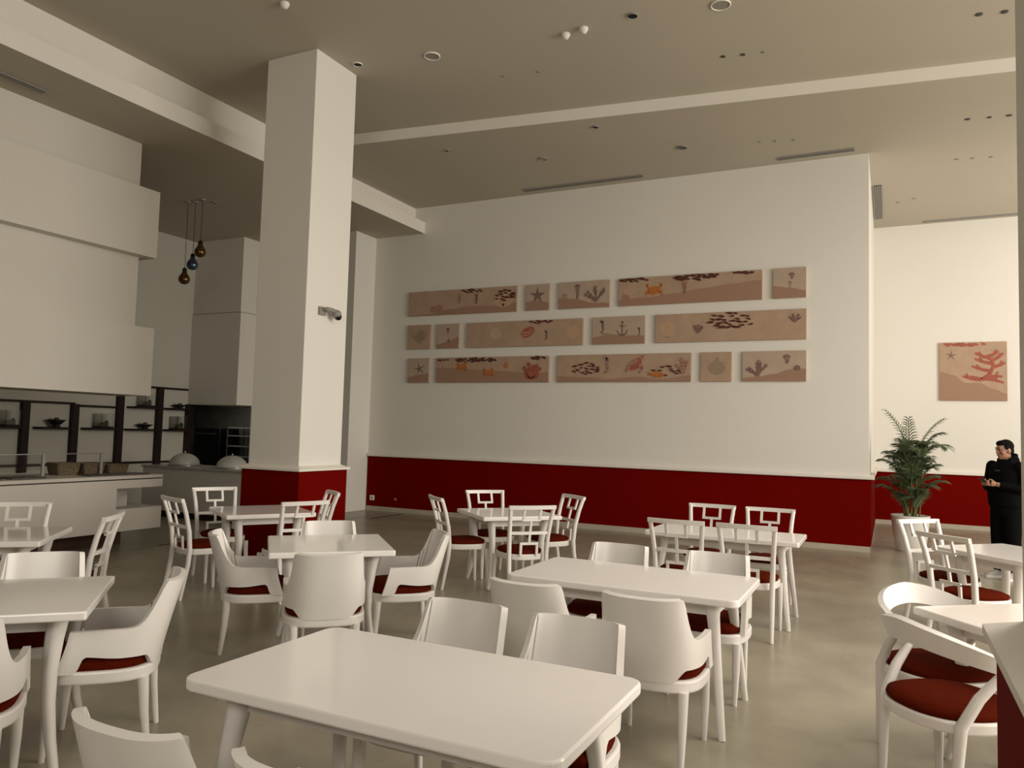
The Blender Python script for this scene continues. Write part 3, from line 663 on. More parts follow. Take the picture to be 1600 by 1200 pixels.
part(t, 'dune', lambda q: dune(q, w_, h_, [0.12, 0.16, 0.24, 0.38, 0.40])); part(t, 'coral', lambda q: coral(q, -0.24, -0.15, 0.26, 'brown', 6, 0.75, 0.045))
part(t, 'jellyfish', lambda q: jelly(q, 0.19, 0.13, 0.06, 'brown', 1.6), lambda q: shell_shape(q, 0.34, -0.04, 0.05, 'brown'))
t, w_, h_ = canvas(0.885, 2.00, 2.45, 3.575, 'square pink canvas with branching red coral, alone on the alcove wall', False, YA)
part(t, 'dune', lambda q: dune(q, w_, h_, [0.50, 0.44, 0.30, 0.30, 0.20, 0.12]))
def bigcoral(q):
    stroke(q, [(-0.05, -0.12), (0.15, -0.16), (0.28, -0.05), (0.34, 0.12), (0.25, 0.32)], 0.09, 'redpaint', 0, 0.002)
    for k, (x, z, dx, dz) in enumerate(((0.05, -0.15, -0.22, 0.06), (0.22, -0.1, 0.26, 0.0), (0.30, 0.0, -0.32, 0.10), (0.33, 0.08, 0.2, 0.08), (0.33, 0.14, -0.30, 0.10), (0.3, 0.2, 0.2, 0.14), (0.28, 0.25, -0.24, 0.10), (0.26, 0.28, 0.16, 0.1), (0.2, -0.14, 0.3, -0.08))):
        stroke(q, [(x, z), (x+dx*0.5, z+dz*0.35), (x+dx, z+dz)], 0.075, 'redpaint', 0, 0.0022+0.0002*k); stroke(q, [(x+dx*0.5, z+dz*0.35), (x+dx*0.75, z+dz*0.35+0.09)], 0.045, 'redpaint', 0, 0.0040+0.0002*k)
part(t, 'coral', bigcoral); part(t, 'starfish', lambda q: star(q, -0.36, 0.31, 0.11, 'brown', 0.25, 0.22)); part(t, 'fish_shoal', lambda q: shoal(q, -0.1, h_-0.045, 0.34, 0.03, 22, 0.085, (w_, h_), 'redpaint'))

# ------------------------------------------------------------------ palm and planter
pl = empty('potted_palm', (0.285, 13.06, 0)); tag(pl, 'tall feathery green palm in a round white planter beside the picture wall', 'plant')
q = MB(); q.lathe([(0.185, 0.0), (0.20, 0.02), (0.235, 0.25), (0.262, 0.50), (0.268, 0.53), (0.25, 0.535), (0.238, 0.50)], 'pot', 36, cap=(True, False)); q.build('planter', pl)
q = MB(); q.lathe([(0.24, 0.47), (0.15, 0.485), (0.02, 0.49)], 'soil', 24); q.build('soil', pl)
def frond(base, az, lean, length, droop, leaf=0.24):
    q = MB(); N = 12; pts = []; p = Vector(base); el = PI/2 - lean
    for i in range(N+1):
        pts.append(p.copy()); p += Vector((math.cos(az)*math.cos(el), math.sin(az)*math.cos(el), math.sin(el)))*(length/N); el -= droop/N*(0.3+1.6*i/N)
    q.tube(pts, [0.012*(1-0.8*i/N)+0.002 for i in range(N+1)], 'stem', 6)
    start = 4
    for i in range(start, N+1):
        for sub in (0.0, 0.5):
            if i == N and sub: continue
            a = pts[i].lerp(pts[min(i+1, N)], sub); tdir = (pts[min(i+1, N)]-pts[max(i-1, 0)]).normalized()
            side = tdir.cross(Vector((0, 0, 1)))
            side = side.normalized() if side.length > 1e-3 else Vector((math.sin(az), -math.cos(az), 0))
            f = (i+sub-start)/(N-start); l = leaf*(0.55+0.7*math.sin(PI*min(1, f*0.8+0.15)))
            for s_ in (-1, 1):
                d = (side*s_*0.85 + tdir*0.75 + Vector((0, 0, random.uniform(-0.05, 0.2)))).normalized()
                n = d.cross(tdir).normalized(); b = d.cross(n).normalized()
                P1 = a + d*l*0.4 + Vector((0, 0, 0.01)); P2 = a + d*l*0.75 - Vector((0, 0, l*0.12)); P3 = a + d*l - Vector((0, 0, l*0.32)); wd = 0.0095
                q.add([a-b*0.004, a+b*0.004, P1+b*wd, P2+b*wd*0.8, P3, P2-b*wd*0.8, P1-b*wd, P1+n*0.004, P2+n*0.003],
                      [[0, 1, 7], [1, 2, 7], [0, 7, 6], [7, 2, 3, 8], [6, 7, 8, 5], [8, 3, 4], [5, 8, 4]], 'leaf', False)
    return q.build('frond', pl)
canes = []
for i in range(9):
    az = i*2.39996; r0 = 0.03 + 0.10*((i*0.618) % 1); zt = 0.60 + 0.095*i
    b0 = Vector((r0*math.cos(az), r0*math.sin(az), 0.46)); tp = b0 + Vector((0.06*math.cos(az), 0.06*math.sin(az), zt-0.46+0.1))
    q = MB(); q.tube([b0, b0.lerp(tp, 0.5)+Vector((0.01, 0, 0)), tp], [0.013, 0.011, 0.008], 'stem', 7); q.build('stem', pl)
    canes.append((tp, az))
for i, (tp, az) in enumerate(canes):
    n = 5 if i < 7 else 6
    for k in range(n):
        a = az + k*2*PI/n + random.uniform(-0.4, 0.4)
        lf = 0.78 if math.cos(a) < -0.4 else 1.0
        frond(tp + Vector((0, 0, -0.06*k/n)), a, 0.30 + 0.45*(k % 2) + random.uniform(-0.1, 0.1), (random.uniform(0.42, 0.60) - 0.012*i)*lf, random.uniform(0.9, 1.5), 0.17)
frond((0.02, 0.0, 1.0), 2.6, 0.06, 1.20, 0.85, 0.15); frond((0.03, 0.0, 1.0), 0.3, 0.09, 1.10, 0.95, 0.15); frond((0.0, 0.02, 0.9), 4.6, 0.04, 1.1, 0.5, 0.15)
for a in (1.0, 2.4, 4.2, 5.4): frond((0.05*math.cos(a), 0.05*math.sin(a), 0.48), a, 0.30, 0.50, 0.9, 0.14)

# ------------------------------------------------------------------ person
def person():
    p = empty('person', (1.29, 11.16, 0), math.radians(220-90))
    tag(p, 'person in black hooded top and trousers standing with hands held at the waist', 'person')
    def remesh(o, vox, smooth=6):
        m = o.modifiers.new('remesh', 'REMESH'); m.mode = 'VOXEL'; m.voxel_size = vox; m.use_smooth_shade = True
        s_ = o.modifiers.new('smooth', 'SMOOTH'); s_.factor = 0.5; s_.iterations = smooth
    def arm(sx, q, m, r, upto=1.0, hand=False):
        S = Vector((sx*0.200, 0.0, 1.36)); E_ = Vector((sx*0.275, -0.005, 1.09)); W = Vector((sx*0.085, 0.235, 1.145))
        q.tube([S, S.lerp(E_, 0.5)+Vector((sx*0.012, -0.01, 0)), E_], [r*1.15, r*1.02, r*0.92], m, 12)
        q.tube([E_, E_.lerp(W, 0.4), E_.lerp(W, upto)], [r*0.92, r*0.85, r*0.66], m, 12); q.ell(E_, (r*0.93,)*3, m); q.ell(S, (r*1.15,)*3, m)
        return S, E_, W
    q = MB(); m = 'skin'
    T = Matrix.Translation((0, 0.02, 1.555)) @ Matrix.Rotation(math.radians(-12), 4, 'Z') @ Matrix.Rotation(math.radians(-6), 4, 'X')
    def el(c, r): 
        rr = MB(); rr.ell(c, r, m); q.add([T @ Vector(v) for v in rr.v], rr.f, m, True)
    el((0, 0, 0.02), (0.073, 0.092, 0.098)); el((0, 0.018, -0.045), (0.058, 0.070, 0.068)); el((0, 0.058, -0.082), (0.030, 0.028, 0.026))
    el((0, 0.094, -0.012), (0.012, 0.018, 0.020)); el((0, 0.086, 0.018), (0.009, 0.012, 0.030)); el((0, 0.080, 0.036), (0.05, 0.016, 0.012)); el((0, 0.083, -0.050), (0.024, 0.010, 0.010))
    for s_ in (-1, 1): el((s_*0.074, -0.008, -0.002), (0.010, 0.020, 0.032)); el((s_*0.042, 0.056, -0.022), (0.026, 0.024, 0.022))
    q.tube([(0, 0.0, 1.52), (0, -0.012, 1.45), (0, -0.02, 1.37)], [0.052, 0.056, 0.075], m, 14)
    q.ell((0, -0.015, 1.33), (0.125, 0.065, 0.075), m)
    q.tube([(0, -0.01, 1.38), (0, 0, 1.2), (0, 0, 1.02), (0, 0, 0.88)], [0.075, 0.095, 0.095, 0.11], m, 16)
    for sx in (-1, 1):
        q.tube([(sx*0.085, 0, 0.9), (sx*0.095, 0.015, 0.48), (sx*0.10, -0.01, 0.09)], [0.078, 0.05, 0.036], m, 12)
        q.tube([(sx*0.10, -0.03, 0.05), (sx*0.105, 0.05, 0.045), (sx*0.115, 0.15, 0.03)], [0.034, 0.036, 0.024], m, 10)
        S, E_, W = arm(sx, q, m, 0.042, 1.0)
        # hand: palm, four curled fingers of their own length, and a thumb closing on the phone
        Pm = W + Vector((-sx*0.028, 0.055, 0.012)); q.tube([W, W.lerp(Pm, 0.5), Pm], [0.026, 0.036, 0.036], m, 10, sx=1.0, sy=0.55, ref=(0, 0, 1))
        for k, (ln, dz) in enumerate(((0.066, 0.028), (0.074, 0.010), (0.068, -0.008), (0.054, -0.025))):
            b = Pm + Vector((-sx*0.005, 0.012, dz)); d = Vector((-sx*0.62, 0.62, 0.05))
            q.tube([b, b+d*ln*0.45, b+d*ln*0.75+Vector((-sx*0.012, -0.008, 0)), b+d*ln*0.8+Vector((-sx*0.026, -0.030, 0))], [0.0095, 0.009, 0.0082, 0.0072], m, 8)
        b = W + Vector((-sx*0.02, 0.015, 0.028)); q.tube([b, b+Vector((-sx*0.02, 0.018, 0.026)), b+Vector((-sx*0.038, 0.042, 0.028))], [0.0125, 0.011, 0.009], m, 8)
    body = q.build('body', p); remesh(body, 0.0062, 3)
    q = MB()
    for s_ in (-1, 1): q.ell(T @ Vector((s_*0.030, 0.086, 0.016)), (0.011, 0.006, 0.006), 'eye')
    q.build('eyes', body)
    q = MB(); q.ell(T @ Vector((0, 0.093, -0.050)), (0.022, 0.004, 0.006), 'lip'); q.build('lips', body)
    q = MB()
    def hel(c, r, a=0): rr = MB(); rr.ell(c, r, 'hair'); q.add([T @ Vector(v) for v in rr.v], rr.f, 'hair', True)
    hel((0, -0.022, 0.048), (0.079, 0.092, 0.088)); hel((0, 0.030, 0.088), (0.062, 0.058, 0.040)); hel((0, -0.055, -0.005), (0.064, 0.050, 0.07))
    for s_ in (-1, 1): hel((s_*0.066, 0.012, 0.042), (0.014, 0.030, 0.034)); hel((s_*0.030, 0.090, 0.040), (0.017, 0.006, 0.005))
    h = q.build('hair', p); h.modifiers.new('remesh', 'REMESH').mode = 'VOXEL'; h.modifiers['remesh'].voxel_size = 0.006; h.modifiers['remesh'].use_smooth_shade = True
    # hooded top
    q = MB(); m = 'black_cloth'; rr = []
    for z, rx, ry, y in ((0.86, 0.195, 0.145, 0.01), (0.90, 0.208, 0.158, 0.012), (1.02, 0.208, 0.165, 0.02), (1.16, 0.208, 0.158, 0.018), (1.28, 0.215, 0.142, 0.005), (1.36, 0.200, 0.116, -0.008), (1.415, 0.130, 0.090, -0.015), (1.445, 0.078, 0.074, -0.012)):
        rr.append([Vector((rx*math.cos(2*PI*j/28), y+ry*math.sin(2*PI*j/28), z)) for j in range(28)])
    q.rings(rr, m)
    for sx in (-1, 1): arm(sx, q, m, 0.060, 0.90)
    q.ell((0, -0.092, 1.43), (0.098, 0.060, 0.075), m)
    q.tube([(sx_, y_, z_) for sx_, y_, z_ in ((-0.075, 0.035, 1.435), (-0.092, -0.03, 1.47), (-0.06, -0.09, 1.50), (0, -0.11, 1.505), (0.06, -0.09, 1.50), (0.092, -0.03, 1.47), (0.075, 0.035, 1.435))], 0.026, m, 8)
    top = q.build('hooded_top', p); remesh(top, 0.011, 4)
    q = MB(); q.box(-0.03, 0.03, 0.130, 0.144, 1.30, 1.315, 'darkgrey', 0.003); q.build('chest_mark', top)
    # trousers
    q = MB(); rr = []
    for z, rx, ry in ((0.96, 0.178, 0.132), (0.88, 0.192, 0.146), (0.80, 0.190, 0.142), (0.76, 0.175, 0.125)):
        rr.append([Vector((rx*math.cos(2*PI*j/28), 0.005+ry*math.sin(2*PI*j/28), z)) for j in range(28)])
    q.rings(rr, m)
    for sx in (-1, 1): q.tube([(sx*0.088, 0.005, 0.85), (sx*0.092, 0.012, 0.66), (sx*0.098, 0.018, 0.46), (sx*0.102, 0.0, 0.25), (sx*0.104, -0.008, 0.085)], [0.108, 0.102, 0.088, 0.080, 0.074], m, 18)
    remesh(q.build('trousers', p), 0.012, 4)
    for sx in (-1, 1):
        q = MB(); T2 = Matrix.Translation((sx*0.106, 0.045, 0)) @ Matrix.Rotation(math.radians(-sx*10), 4, 'Z')
        def rg(z, a, b, cy, n=2.6): return [T2 @ Vector((x, y, z)) for x, y in superellipse(a, b, n, 24, cy)]
        q.rings([rg(0.0, 0.047, 0.142, 0.015), rg(0.028, 0.050, 0.146, 0.015)], 'sole', False)
        q.rings([rg(0.028, 0.046, 0.140, 0.014), rg(0.05, 0.045, 0.132, 0.008), rg(0.072, 0.042, 0.105, -0.02), rg(0.10, 0.040, 0.062, -0.055), rg(0.118, 0.036, 0.050, -0.062)], 'shoe', True)
        q.build('shoe', p)
    return p
person()
q = MB(); q.box(-0.036, 0.036, -0.004, 0.004, -0.074, 0.074, 'screen', 0.003)
ph = q.build('phone'); tag(ph, 'dark phone held in the hands of the standing person', 'phone')
a_ = math.radians(220-90); c_, s_ = math.cos(a_), math.sin(a_)
ph.location = (1.29 + (0*c_-0.325*s_), 11.16 + (0*s_+0.325*c_), 1.165); ph.rotation_euler = (math.radians(-50), 0, a_)

# ------------------------------------------------------------------ buffet
bc = empty('buffet_counter', (-8.55, 5.0, 0)); tag(bc, 'long white buffet counter with stacked block end at far left', 'counter')
q = MB(); q.box(-0.95, 0.0, -6, 2.07, 0.895, 0.935, 'counter', 0.003); q.build('worktop', bc)
q = MB(); q.box(-0.93, -0.012, -6, 2.05, 0.88, 0.896, 'black'); q.build('shadow_gap', bc)
q = MB(); q.box(-0.93, 0.0, -6, 1.41, 0.25, 0.882, 'counter'); q.box(-0.93, 0.0, 1.41, 2.07, 0.78, 0.882, 'counter'); q.box(-0.93, 0.0, 1.41, 2.07, 0.25, 0.525, 'counter'); q.box(-0.93, -0.32, 1.41, 1.80, 0.52, 0.785, 'counter'); q.build('front_panel', bc)
q = MB(); q.box(-0.92, -0.60, -6, 1.95, 0.0, 0.255, 'plinth'); q.build('plinth', bc)
fc = empty('service_counter', (-10.5, 9.25, 0)); tag(fc, 'grey service counter running behind the white column', 'counter')
q = MB(); q.box(-1.22, 1.2, -0.03, 0.72, 0.83, 0.87, 'stone', 0.003); q.build('worktop', fc)
q = MB(); q.box(-1.2, 1.18, 0.0, 0.7, 0.11, 0.832, 'counter'); q.build('front_panel', fc)
q = MB(); q.box(-1.18, 1.16, 0.05, 0.68, 0.0, 0.112, 'dark_wood'); q.build('plinth', fc)
# sneeze guard
sg = empty('sneeze_guard', (-9.0, 5.75, 0.935)); tag(sg, 'slim steel and glass sneeze guard on the white buffet counter', 'guard')
for y in (0.0, 0.75):
    q = MB(); q.box(-0.013, 0.013, y-0.017, y+0.017, 0, 0.26, 'grey', 0.003); q.build('post', sg)
q = MB(); q.box(-0.008, 0.008, -2.2, 0.78, 0.258, 0.27, 'steel', 0.002); q.build('rail', sg)
q = MB(); q.box(-0.004, 0.004, -2.2, -0.03, 0.07, 0.258, 'glass'); q.build('glass_pane', sg)
def basket(x, y, wx, wy, h, label):
    b = empty('wicker_basket', (x, y, 0.9355)); tag(b, label, 'basket', 'wicker baskets on the buffet counter')
    q = MB(); o_ = lambda s: [(p[0]*s, p[1]*s) for p in roundrect(wx/2, wy/2, 0.04, 3)]
    q.rings([[(x_, y_, 0) for x_, y_ in o_(0.86)], [(x_, y_, h*0.5) for x_, y_ in o_(0.95)], [(x_, y_, h) for x_, y_ in o_(1.0)], [(x_, y_, h) for x_, y_ in o_(0.92)], [(x_, y_, 0.03) for x_, y_ in o_(0.82)]], 'wicker', False, True, (True, True)); q.build('basket_body', b)
    q = MB(); P_ = [(x_, y_, h) for x_, y_ in o_(0.97)]; q.tube(P_ + [P_[0]], 0.012, 'wicker', 6); q.build('rim', b)
basket(-9.17, 6.12, 0.26, 0.30, 0.14, 'wicker basket between the guard posts on the buffet, first from the left')
basket(-9.17, 6.46, 0.26, 0.30, 0.13, 'wicker basket by the right guard post on the buffet, second from the left')
basket(-9.17, 6.80, 0.26, 0.30, 0.105, 'low wicker basket nearest the counter end on the buffet')
for y, s, lab in ((5.42, 0.40, 'flat dark serving board on the buffet at the left edge'), (4.95, 0.34, 'flat dark tray on the buffet cut by the left edge')):
    q = MB(); q.prism(roundrect(0.16, s/2, 0.03, 3), 0.0, 0.018, 'darkgrey', 0.004); o = q.build('serving_board'); o.location = (-8.85, y, 0.9352); tag(o, lab, 'tray', 'serving boards on the buffet')
q = MB(); q.prism(roundrect(0.14, 0.42, 0.02, 3), 0.0, 0.012, 'darkgrey', 0.003); o = q.build('serving_slate'); o.location = (-8.80, 6.55, 0.9352); tag(o, 'long dark slate in front of the wicker baskets', 'tray')
for x, lab in ((-11.09, 'clear glass food dome on the grey counter, left of two'), (-9.96, 'clear glass food dome beside the column, right of two')):
    d = empty('glass_dome', (x, 9.6, 0.8705)); tag(d, lab, 'dome', 'glass domes on the service counter')
    q = MB(); q.lathe([(0.27, 0.0), (0.28, 0.012), (0.26, 0.022), (0.02, 0.022)], 'steel', 28); q.build('plate', d)
    q = MB(); q.lathe([(0.25*math.cos(a), 0.024+0.19*math.sin(a)) for a in [PI/2*i/9 for i in range(9)]] + [(0.02, 0.214)], 'frost', 28, cap=(False, True)); q.build('cover', d)
    q = MB(); q.ell((0, 0, 0.232), (0.018, 0.018, 0.02), 'steel'); q.build('knob', d)

# display wall: dark posts, shelves and their objects
dw = empty('display_shelving', (-13.17, 9.75, 0.0)); tag(dw, 'dark wood shelving frame on the wall behind the buffet', 'shelving')
for y in (7.15, 8.02, 8.90, 9.80, 10.675, 11.40):
    q = MB(); q.box(0.0, 0.09, y-9.75-0.065, y-9.75+0.065, 0.70, 1.90 if y < 9.5 else (2.14 if y < 10 else (2.31 if y < 11 else 2.0)), 'dark_wood', 0.004); q.build('post', dw)
for (y0, y1, z) in ((8.08, 8.84, 0.82), (8.96, 9.74, 0.82), (9.86, 10.62, 0.82), (10.73, 11.34, 0.82), (7.2, 7.96, 0.82), (7.2, 8.90, 1.905), (8.90, 9.74, 1.87), (10.45, 11.36, 2.30)):
    q = MB(); q.box(0.0, 0.06, y0-9.75, y1-9.75, z-0.02, z+0.02, 'dark_wood', 0.003); q.build('rail', dw)
SH = [(7.45, 7.955, 1.46), (8.19, 8.80, 1.46), (9.06, 9.72, 1.46), (9.94, 10.60, 1.455), (9.97, 10.60, 1.885), (10.80, 11.33, 1.455), (10.80, 11.33, 1.885)]
for (y0, y1, z) in SH:
    q = MB(); q.box(0.0, 0.30, y0-9.75, y1-9.75, z-0.018, z+0.018, 'dark_wood', 0.003); q.build('shelf', dw)
for k, (y0, y1, z) in enumerate(SH):
    q = MB(); q.box(-13.169, -13.155, y0-0.06, y1+0.0, z+0.03, z+0.36, 'niche')
    q.v = []; q.f = []
    y = (y0+y1)/2; zz = z+0.0185
    if k in (1, 3, 6):
        d = empty('dark_bowl', (-13.0, y, zz)); tag(d, ('', 'dark footed bowl alone on the second shelf from the left', '', 'dark wide bowl on the lower shelf right of the glass box', '', '', 'flat dark dish on the upper shelf nearest the kitchen pass')[k], 'bowl', 'dark bowls on the wall shelves')
        q = MB(); hh = (0, 0.13, 0, 0.09, 0, 0, 0.07)[k]
        q.lathe([(0.06, 0), (0.07, 0.015), (0.05, 0.03), (0.10, hh*0.6), (0.15, hh), (0.14, hh), (0.08, hh*0.6), (0.01, hh*0.4)], 'black', 24); q.build('bowl', d)
        q = MB(); q.ell((0, 0, hh), (0.05, 0.05, 0.04), 'darkgrey'); q.build('filling', d)
    else:
        d = empty('glass_terrarium', (-13.0, y, zz)); tag(d, {0: 'glass terrarium with moss on the shelf at the left edge', 2: 'glass terrarium on the third shelf from the left', 4: 'glass terrarium on the upper shelf under the bulkhead', 5: 'glass terrarium on the lower shelf nearest the kitchen pass'}[k], 'terrarium', 'glass terrariums on the wall shelves')
        q = MB(); q.box(-0.11, 0.11, -0.13, 0.13, 0.0, 0.03, 'dark_wood', 0.004); q.build('base', d)
        q = MB(); s = 0.12; zt = 0.27
        for (a0, a1, b0, b1) in ((-s, s, -s, -s+0.004), (-s, s, s-0.004, s), (-s, -s+0.004, -s, s), (s-0.004, s, -s, s)): q.box(a0*0.85, a1*0.85, b0, b1, 0.03, zt, 'glass')
        q.build('glass_case', d)
        q = MB(); q.ell((0, 0, 0.055), (0.075, 0.09, 0.05), 'green_glass'); q.ell((0.02, 0.04, 0.09), (0.04, 0.035, 0.05), 'green_glass'); q.build('moss', d)
# kitchen seen through the pass
o = MB(); o.box(-0.42, 0.42, -0.3, 0.3, 0, 1.5, 'screen', 0.01); kk = empty('kitchen_oven', (-14.55, 13.5, 0)); tag(kk, 'tall black oven inside the dark kitchen pass', 'oven'); o.build('oven_body', kk)
q = MB(); q.box(-0.34, 0.34, -0.335, -0.315, 1.36, 1.385, 'darkgrey', 0.004); q.build('handle', kk)
rk = empty('kitchen_rack', (-13.55, 13.5, 0)); tag(rk, 'steel rack of shelves at the right of the kitchen pass', 'rack')
for sx in (-0.38, 0.38):
    for sy in (-0.25, 0.25):
        q = MB(); q.box(sx-0.015, sx+0.015, sy-0.015, sy+0.015, 0, 1.55, 'steel'); q.build('post', rk)
for z in (0.25, 0.62, 0.86, 1.10, 1.34, 1.53):
    q = MB(); q.box(-0.39, 0.39, -0.26, 0.26, z-0.012, z+0.012, 'grey'); q.build('shelf', rk)

# ------------------------------------------------------------------ pendants, camera, ceiling fittings
for (x, y, zb, m, lab) in ((-10.875, 9.2, 3.99, 'amber', 'amber mirrored bulb pendant, lowest of the three hanging over the grey counter'), (-10.753, 9.25, 4.24, 'blue', 'blue mirrored bulb pendant between the two amber ones'), (-10.525, 9.2, 4.435, 'amber', 'amber mirrored bulb pendant, highest of the three hanging over the grey counter')):
    p = empty('pendant_lamp', (x, y, zb)); tag(p, lab, 'lamp', 'bulb pendants over the service counter')
    q = MB(); q.lathe([(0.012, 0.0), (0.05, 0.008), (0.085, 0.04), (0.098, 0.085), (0.088, 0.13), (0.06, 0.17), (0.042, 0.20), (0.036, 0.225)], m, 24); q.build('lamp_shade', p)
    q = MB(); q.lathe([(0.036, 0.222), (0.036, 0.27), (0.02, 0.285), (0.008, 0.29)], 'black', 16); q.build('socket', p)
    q = MB(); q.tube([(0, 0, 0.285), (0, 0, ZL-zb-0.02)], 0.004, 'black', 6); q.build('cord', p)
    q = MB(); q.lathe([(0.05, ZL-zb-0.025), (0.055, ZL-zb-0.001)], 'grey', 16); q.build('ceiling_rose', p)
sc = empty('security_camera', (-6.109, 7.17, 3.0)); tag(sc, 'small dome security camera on the lit face of the white column', 'camera')
q = MB(); q.box(0.0, 0.03, -0.06, 0.06, -0.05, 0.05, 'grey', 0.006); q.box(0.02, 0.10, -0.02, 0.02, -0.0, 0.035, 'grey', 0.006); q.tube([(0.08, 0.0, 0.02), (0.09, 0.09, 0.02), (0.10, 0.15, 0.005)], 0.026, 'grey', 10); q.build('bracket', sc)
q = MB(); q.ell((0.10, 0.16, -0.02), (0.06, 0.06, 0.055), 'grey'); q.build('housing', sc)
q = MB(); q.ell((0.115, 0.17, -0.05), (0.045, 0.045, 0.045), 'screen'); q.build('lens_dome', sc)

def fitting(kind, x, y, z, r, label, group, mrim, mface):
    f = empty(kind, (x, y, z)); tag(f, label, 'ceiling fitting', group)
    q = MB(); q.lathe([(r, 0.0), (r, -0.012), (r*0.88, -0.016), (r*0.86, -0.006)], mrim, 24, cap=(False, False)); q.build('rim', f)
    q = MB(); q.lathe([(r*0.87, -0.007), (r*0.4, -0.009), (0.004, -0.009)], mface, 24); q.build('face', f)
GS = 'round speakers in the ceiling'; GD = 'tiny unlit downlights in the ceiling'
fitting('ceiling_speaker', -4.938, 7.589, ZM, 0.10, 'round speaker in the main ceiling right of the column top', GS, 'trim', 'grey')
fitting('ceiling_speaker', -1.562, 7.839, ZM, 0.105, 'round speaker in the main ceiling at the top edge of the picture', GS, 'trim', 'grey')
fitting('ceiling_speaker', -2.789, 11.209, ZR, 0.085, 'round speaker in the lower ceiling strip, between the two long vents', GS, 'grey', 'darkgrey')
fitting('ceiling_speaker', -4.927, 10.878, ZR, 0.075, 'faint round speaker in the lower ceiling strip above the left vent', GS, 'grey', 'grey')
fitting('ceiling_sensor', -5.906, 7.407, ZM, 0.06, 'small dark sensor tucked beside the column top', 'small round ceiling sensors', 'trim', 'black')
fitting('ceiling_sensor', -2.464, 7.678, ZM, 0.06, 'small dark sensor between the white alarms and the big speaker', 'small round ceiling sensors', 'grey', 'black')
fitting('ceiling_sensor', -3.722, 9.99, ZR, 0.05, 'small dark sensor just beyond the white ceiling band', 'small round ceiling sensors', 'grey', 'black')
fitting('ceiling_sensor', -6.168, 9.991, ZR, 0.04, 'small dark sensor just right of the column in the lower ceiling strip', 'small round ceiling sensors', 'grey', 'black')
fitting('ceiling_sensor', -10.474, 9.401, ZL, 0.05, 'small sensor in the low ceiling near the bulb pendants', 'small round ceiling sensors', 'grey', 'darkgrey')
for k, (x, y, z, r) in enumerate(((-1.749, 8.959, ZM, .028), (-1.528, 9.003, ZM, .028), (-1.301, 9.033, ZM, .022), (0.86, 9.084, ZM, .035), (1.093, 9.13, ZM, .035), (-4.386, 8.399, ZM, .02), (-3.925, 8.462, ZM, .02),
        (0.956, 11.625, ZR, .035), (1.208, 11.661, ZR, .03), (1.434, 11.687, ZR, .035), (-1.679, 11.411, ZR, .022), (-1.472, 11.468, ZR, .026), (-1.23, 11.514, ZR, .022), (0.941, 13.238, ZR, .03), (1.155, 13.279, ZR, .03), (1.399, 13.318, ZR, .03), (0.157, 15.293, ZR, .035), (0.41, 15.146, ZR, .035))):
    lab = 'tiny dark unlit downlight set in the ceiling'
    lab = ('tiny downlight in the main ceiling, left of a row of three', 'tiny downlight in the main ceiling, middle of a row of three', 'faint downlight in the main ceiling, right of a row of three',
           'tiny downlight at top right, left of a pair in the main ceiling', 'tiny downlight at top right, right of a pair in the main ceiling', 'faint dot downlight near the white alarms, left of two', 'faint dot downlight near the white alarms, right of two',
           'tiny downlight beyond the white band at right, first of three', 'tiny downlight beyond the white band at right, second of three', 'tiny downlight beyond the white band at right, third of three',
           'faint downlight by the right vent, first of three', 'faint downlight by the right vent, second of three', 'faint downlight by the right vent, third of three',
           'faint downlight in the alcove ceiling, first of three', 'faint downlight in the alcove ceiling, second of three', 'faint downlight in the alcove ceiling, third of three', 'faint alcove downlight near the short vent, left of two', 'faint alcove downlight near the short vent, right of two')[k]
    q = MB(); q.lathe([(r, 0.0), (r, -0.008), (r*0.7, -0.010), (0.003, -0.004)], 'darkgrey' if k in (0, 1, 3, 4, 7, 8, 9) else 'grey', 16); o = q.build('downlight'); o.location = (x, y, z); tag(o, lab, 'downlight', GD)
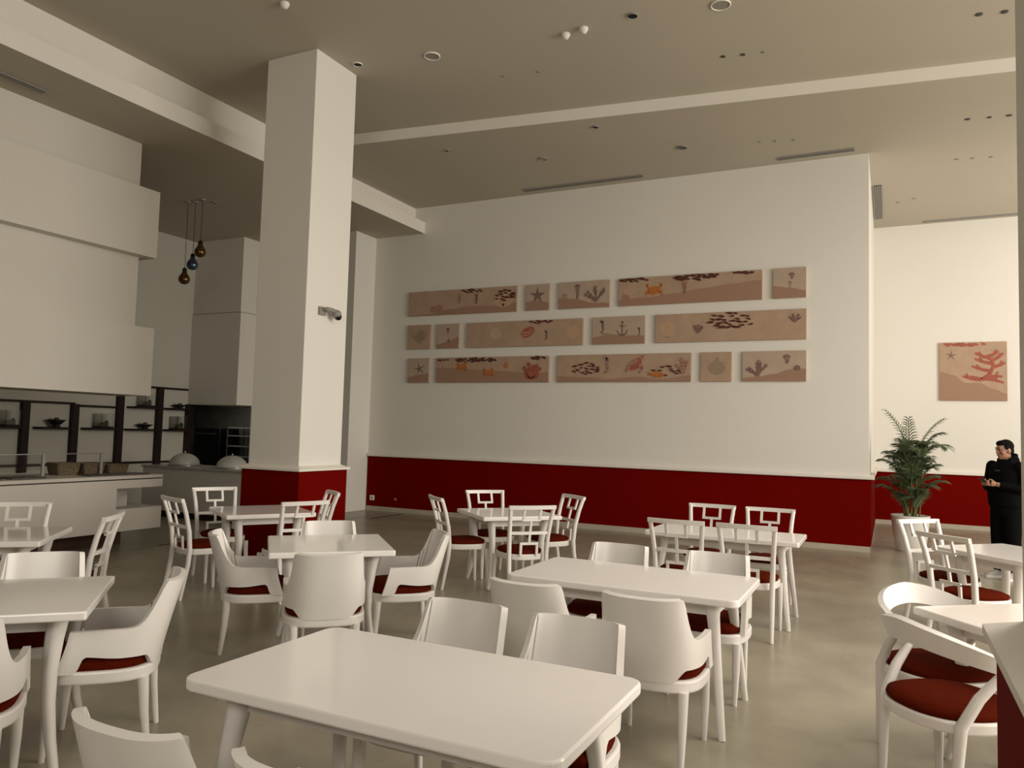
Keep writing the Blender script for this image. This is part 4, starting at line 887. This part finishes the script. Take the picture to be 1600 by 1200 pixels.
for (x, y, lab) in ((-5.782, 5.988, 'white smoke alarm on the ceiling at the top edge'), (-3.266, 7.754, 'white smoke alarm on the ceiling, left of two side by side'), (-3.036, 7.717, 'white smoke alarm on the ceiling, right of two side by side')):
    f = empty('smoke_alarm', (x, y, ZM)); tag(f, lab, 'smoke alarm', 'white smoke alarms')
    q = MB(); q.lathe([(0.05, 0), (0.05, -0.02), (0.042, -0.03), (0.03, -0.055), (0.004, -0.06)], 'trim', 20); q.build('housing', f)
    q = MB(); q.lathe([(0.031, -0.034), (0.034, -0.044), (0.031, -0.05)], 'darkgrey', 16, cap=(False, False)); q.build('vent_ring', f)
def diffuser(x0, x1, y0, y1, z, label, slots=2):
    d = empty('linear_vent', ((x0+x1)/2, (y0+y1)/2, z)); tag(d, label, 'air vent', 'long slot vents in the ceiling')
    hx, hy = (x1-x0)/2, (y1-y0)/2
    q = MB(); q.box(-hx, hx, -hy, hy, -0.012, -0.001, 'darkgrey'); q.build('slot', d)
    q = MB()
    if hx > hy:
        for s in range(slots+1): yy = -hy + 2*hy*s/slots; q.box(-hx, hx, yy-0.008, yy+0.008, -0.018, -0.002, 'grey')
    else:
        for s in range(slots+1): xx = -hx + 2*hx*s/slots; q.box(xx-0.008, xx+0.008, -hy, hy, -0.018, -0.002, 'grey')
    q.build('blades', d)
diffuser(-5.888, -3.705, 12.16, 12.26, ZR, 'long slot vent in the ceiling above the left canvases')
diffuser(-1.536, -0.452, 12.17, 12.27, ZR, 'shorter slot vent in the ceiling at the right end of the picture wall')
diffuser(-0.225, -0.105, 14.15, 16.30, ZR, 'slot vent running away from view in the alcove ceiling', 4)
diffuser(0.62, 3.2, 16.78, 16.86, ZR, 'slot vent along the back of the alcove ceiling')
diffuser(-8.91, -8.81, 2.6, 5.40, ZL, 'slot vent in the low ceiling at the upper left edge')
for x, lab, wv in ((-9.14, 'white wall socket low on the red dado by the pilaster', 0.055), (-8.59, 'small dark wall plate low on the red dado', 0.03)):
    s = empty('wall_socket', (x, YW-0.0255, 0.245)); tag(s, lab, 'socket', 'sockets on the red dado')
    q = MB(); q.box(-wv, wv, -0.012, 0.0, -wv*0.9, wv*0.9, 'trim' if wv > 0.05 else 'redpaint', 0.004); q.build('plate', s)
    q = MB(); q.lathe([(wv*0.45, 0), (wv*0.4, 0.004), (0.002, 0.004)], 'grey', 12, T=Matrix.Translation((0, -0.012, 0)) @ Matrix.Rotation(math.radians(90), 4, 'X')); q.build('inlet', s)
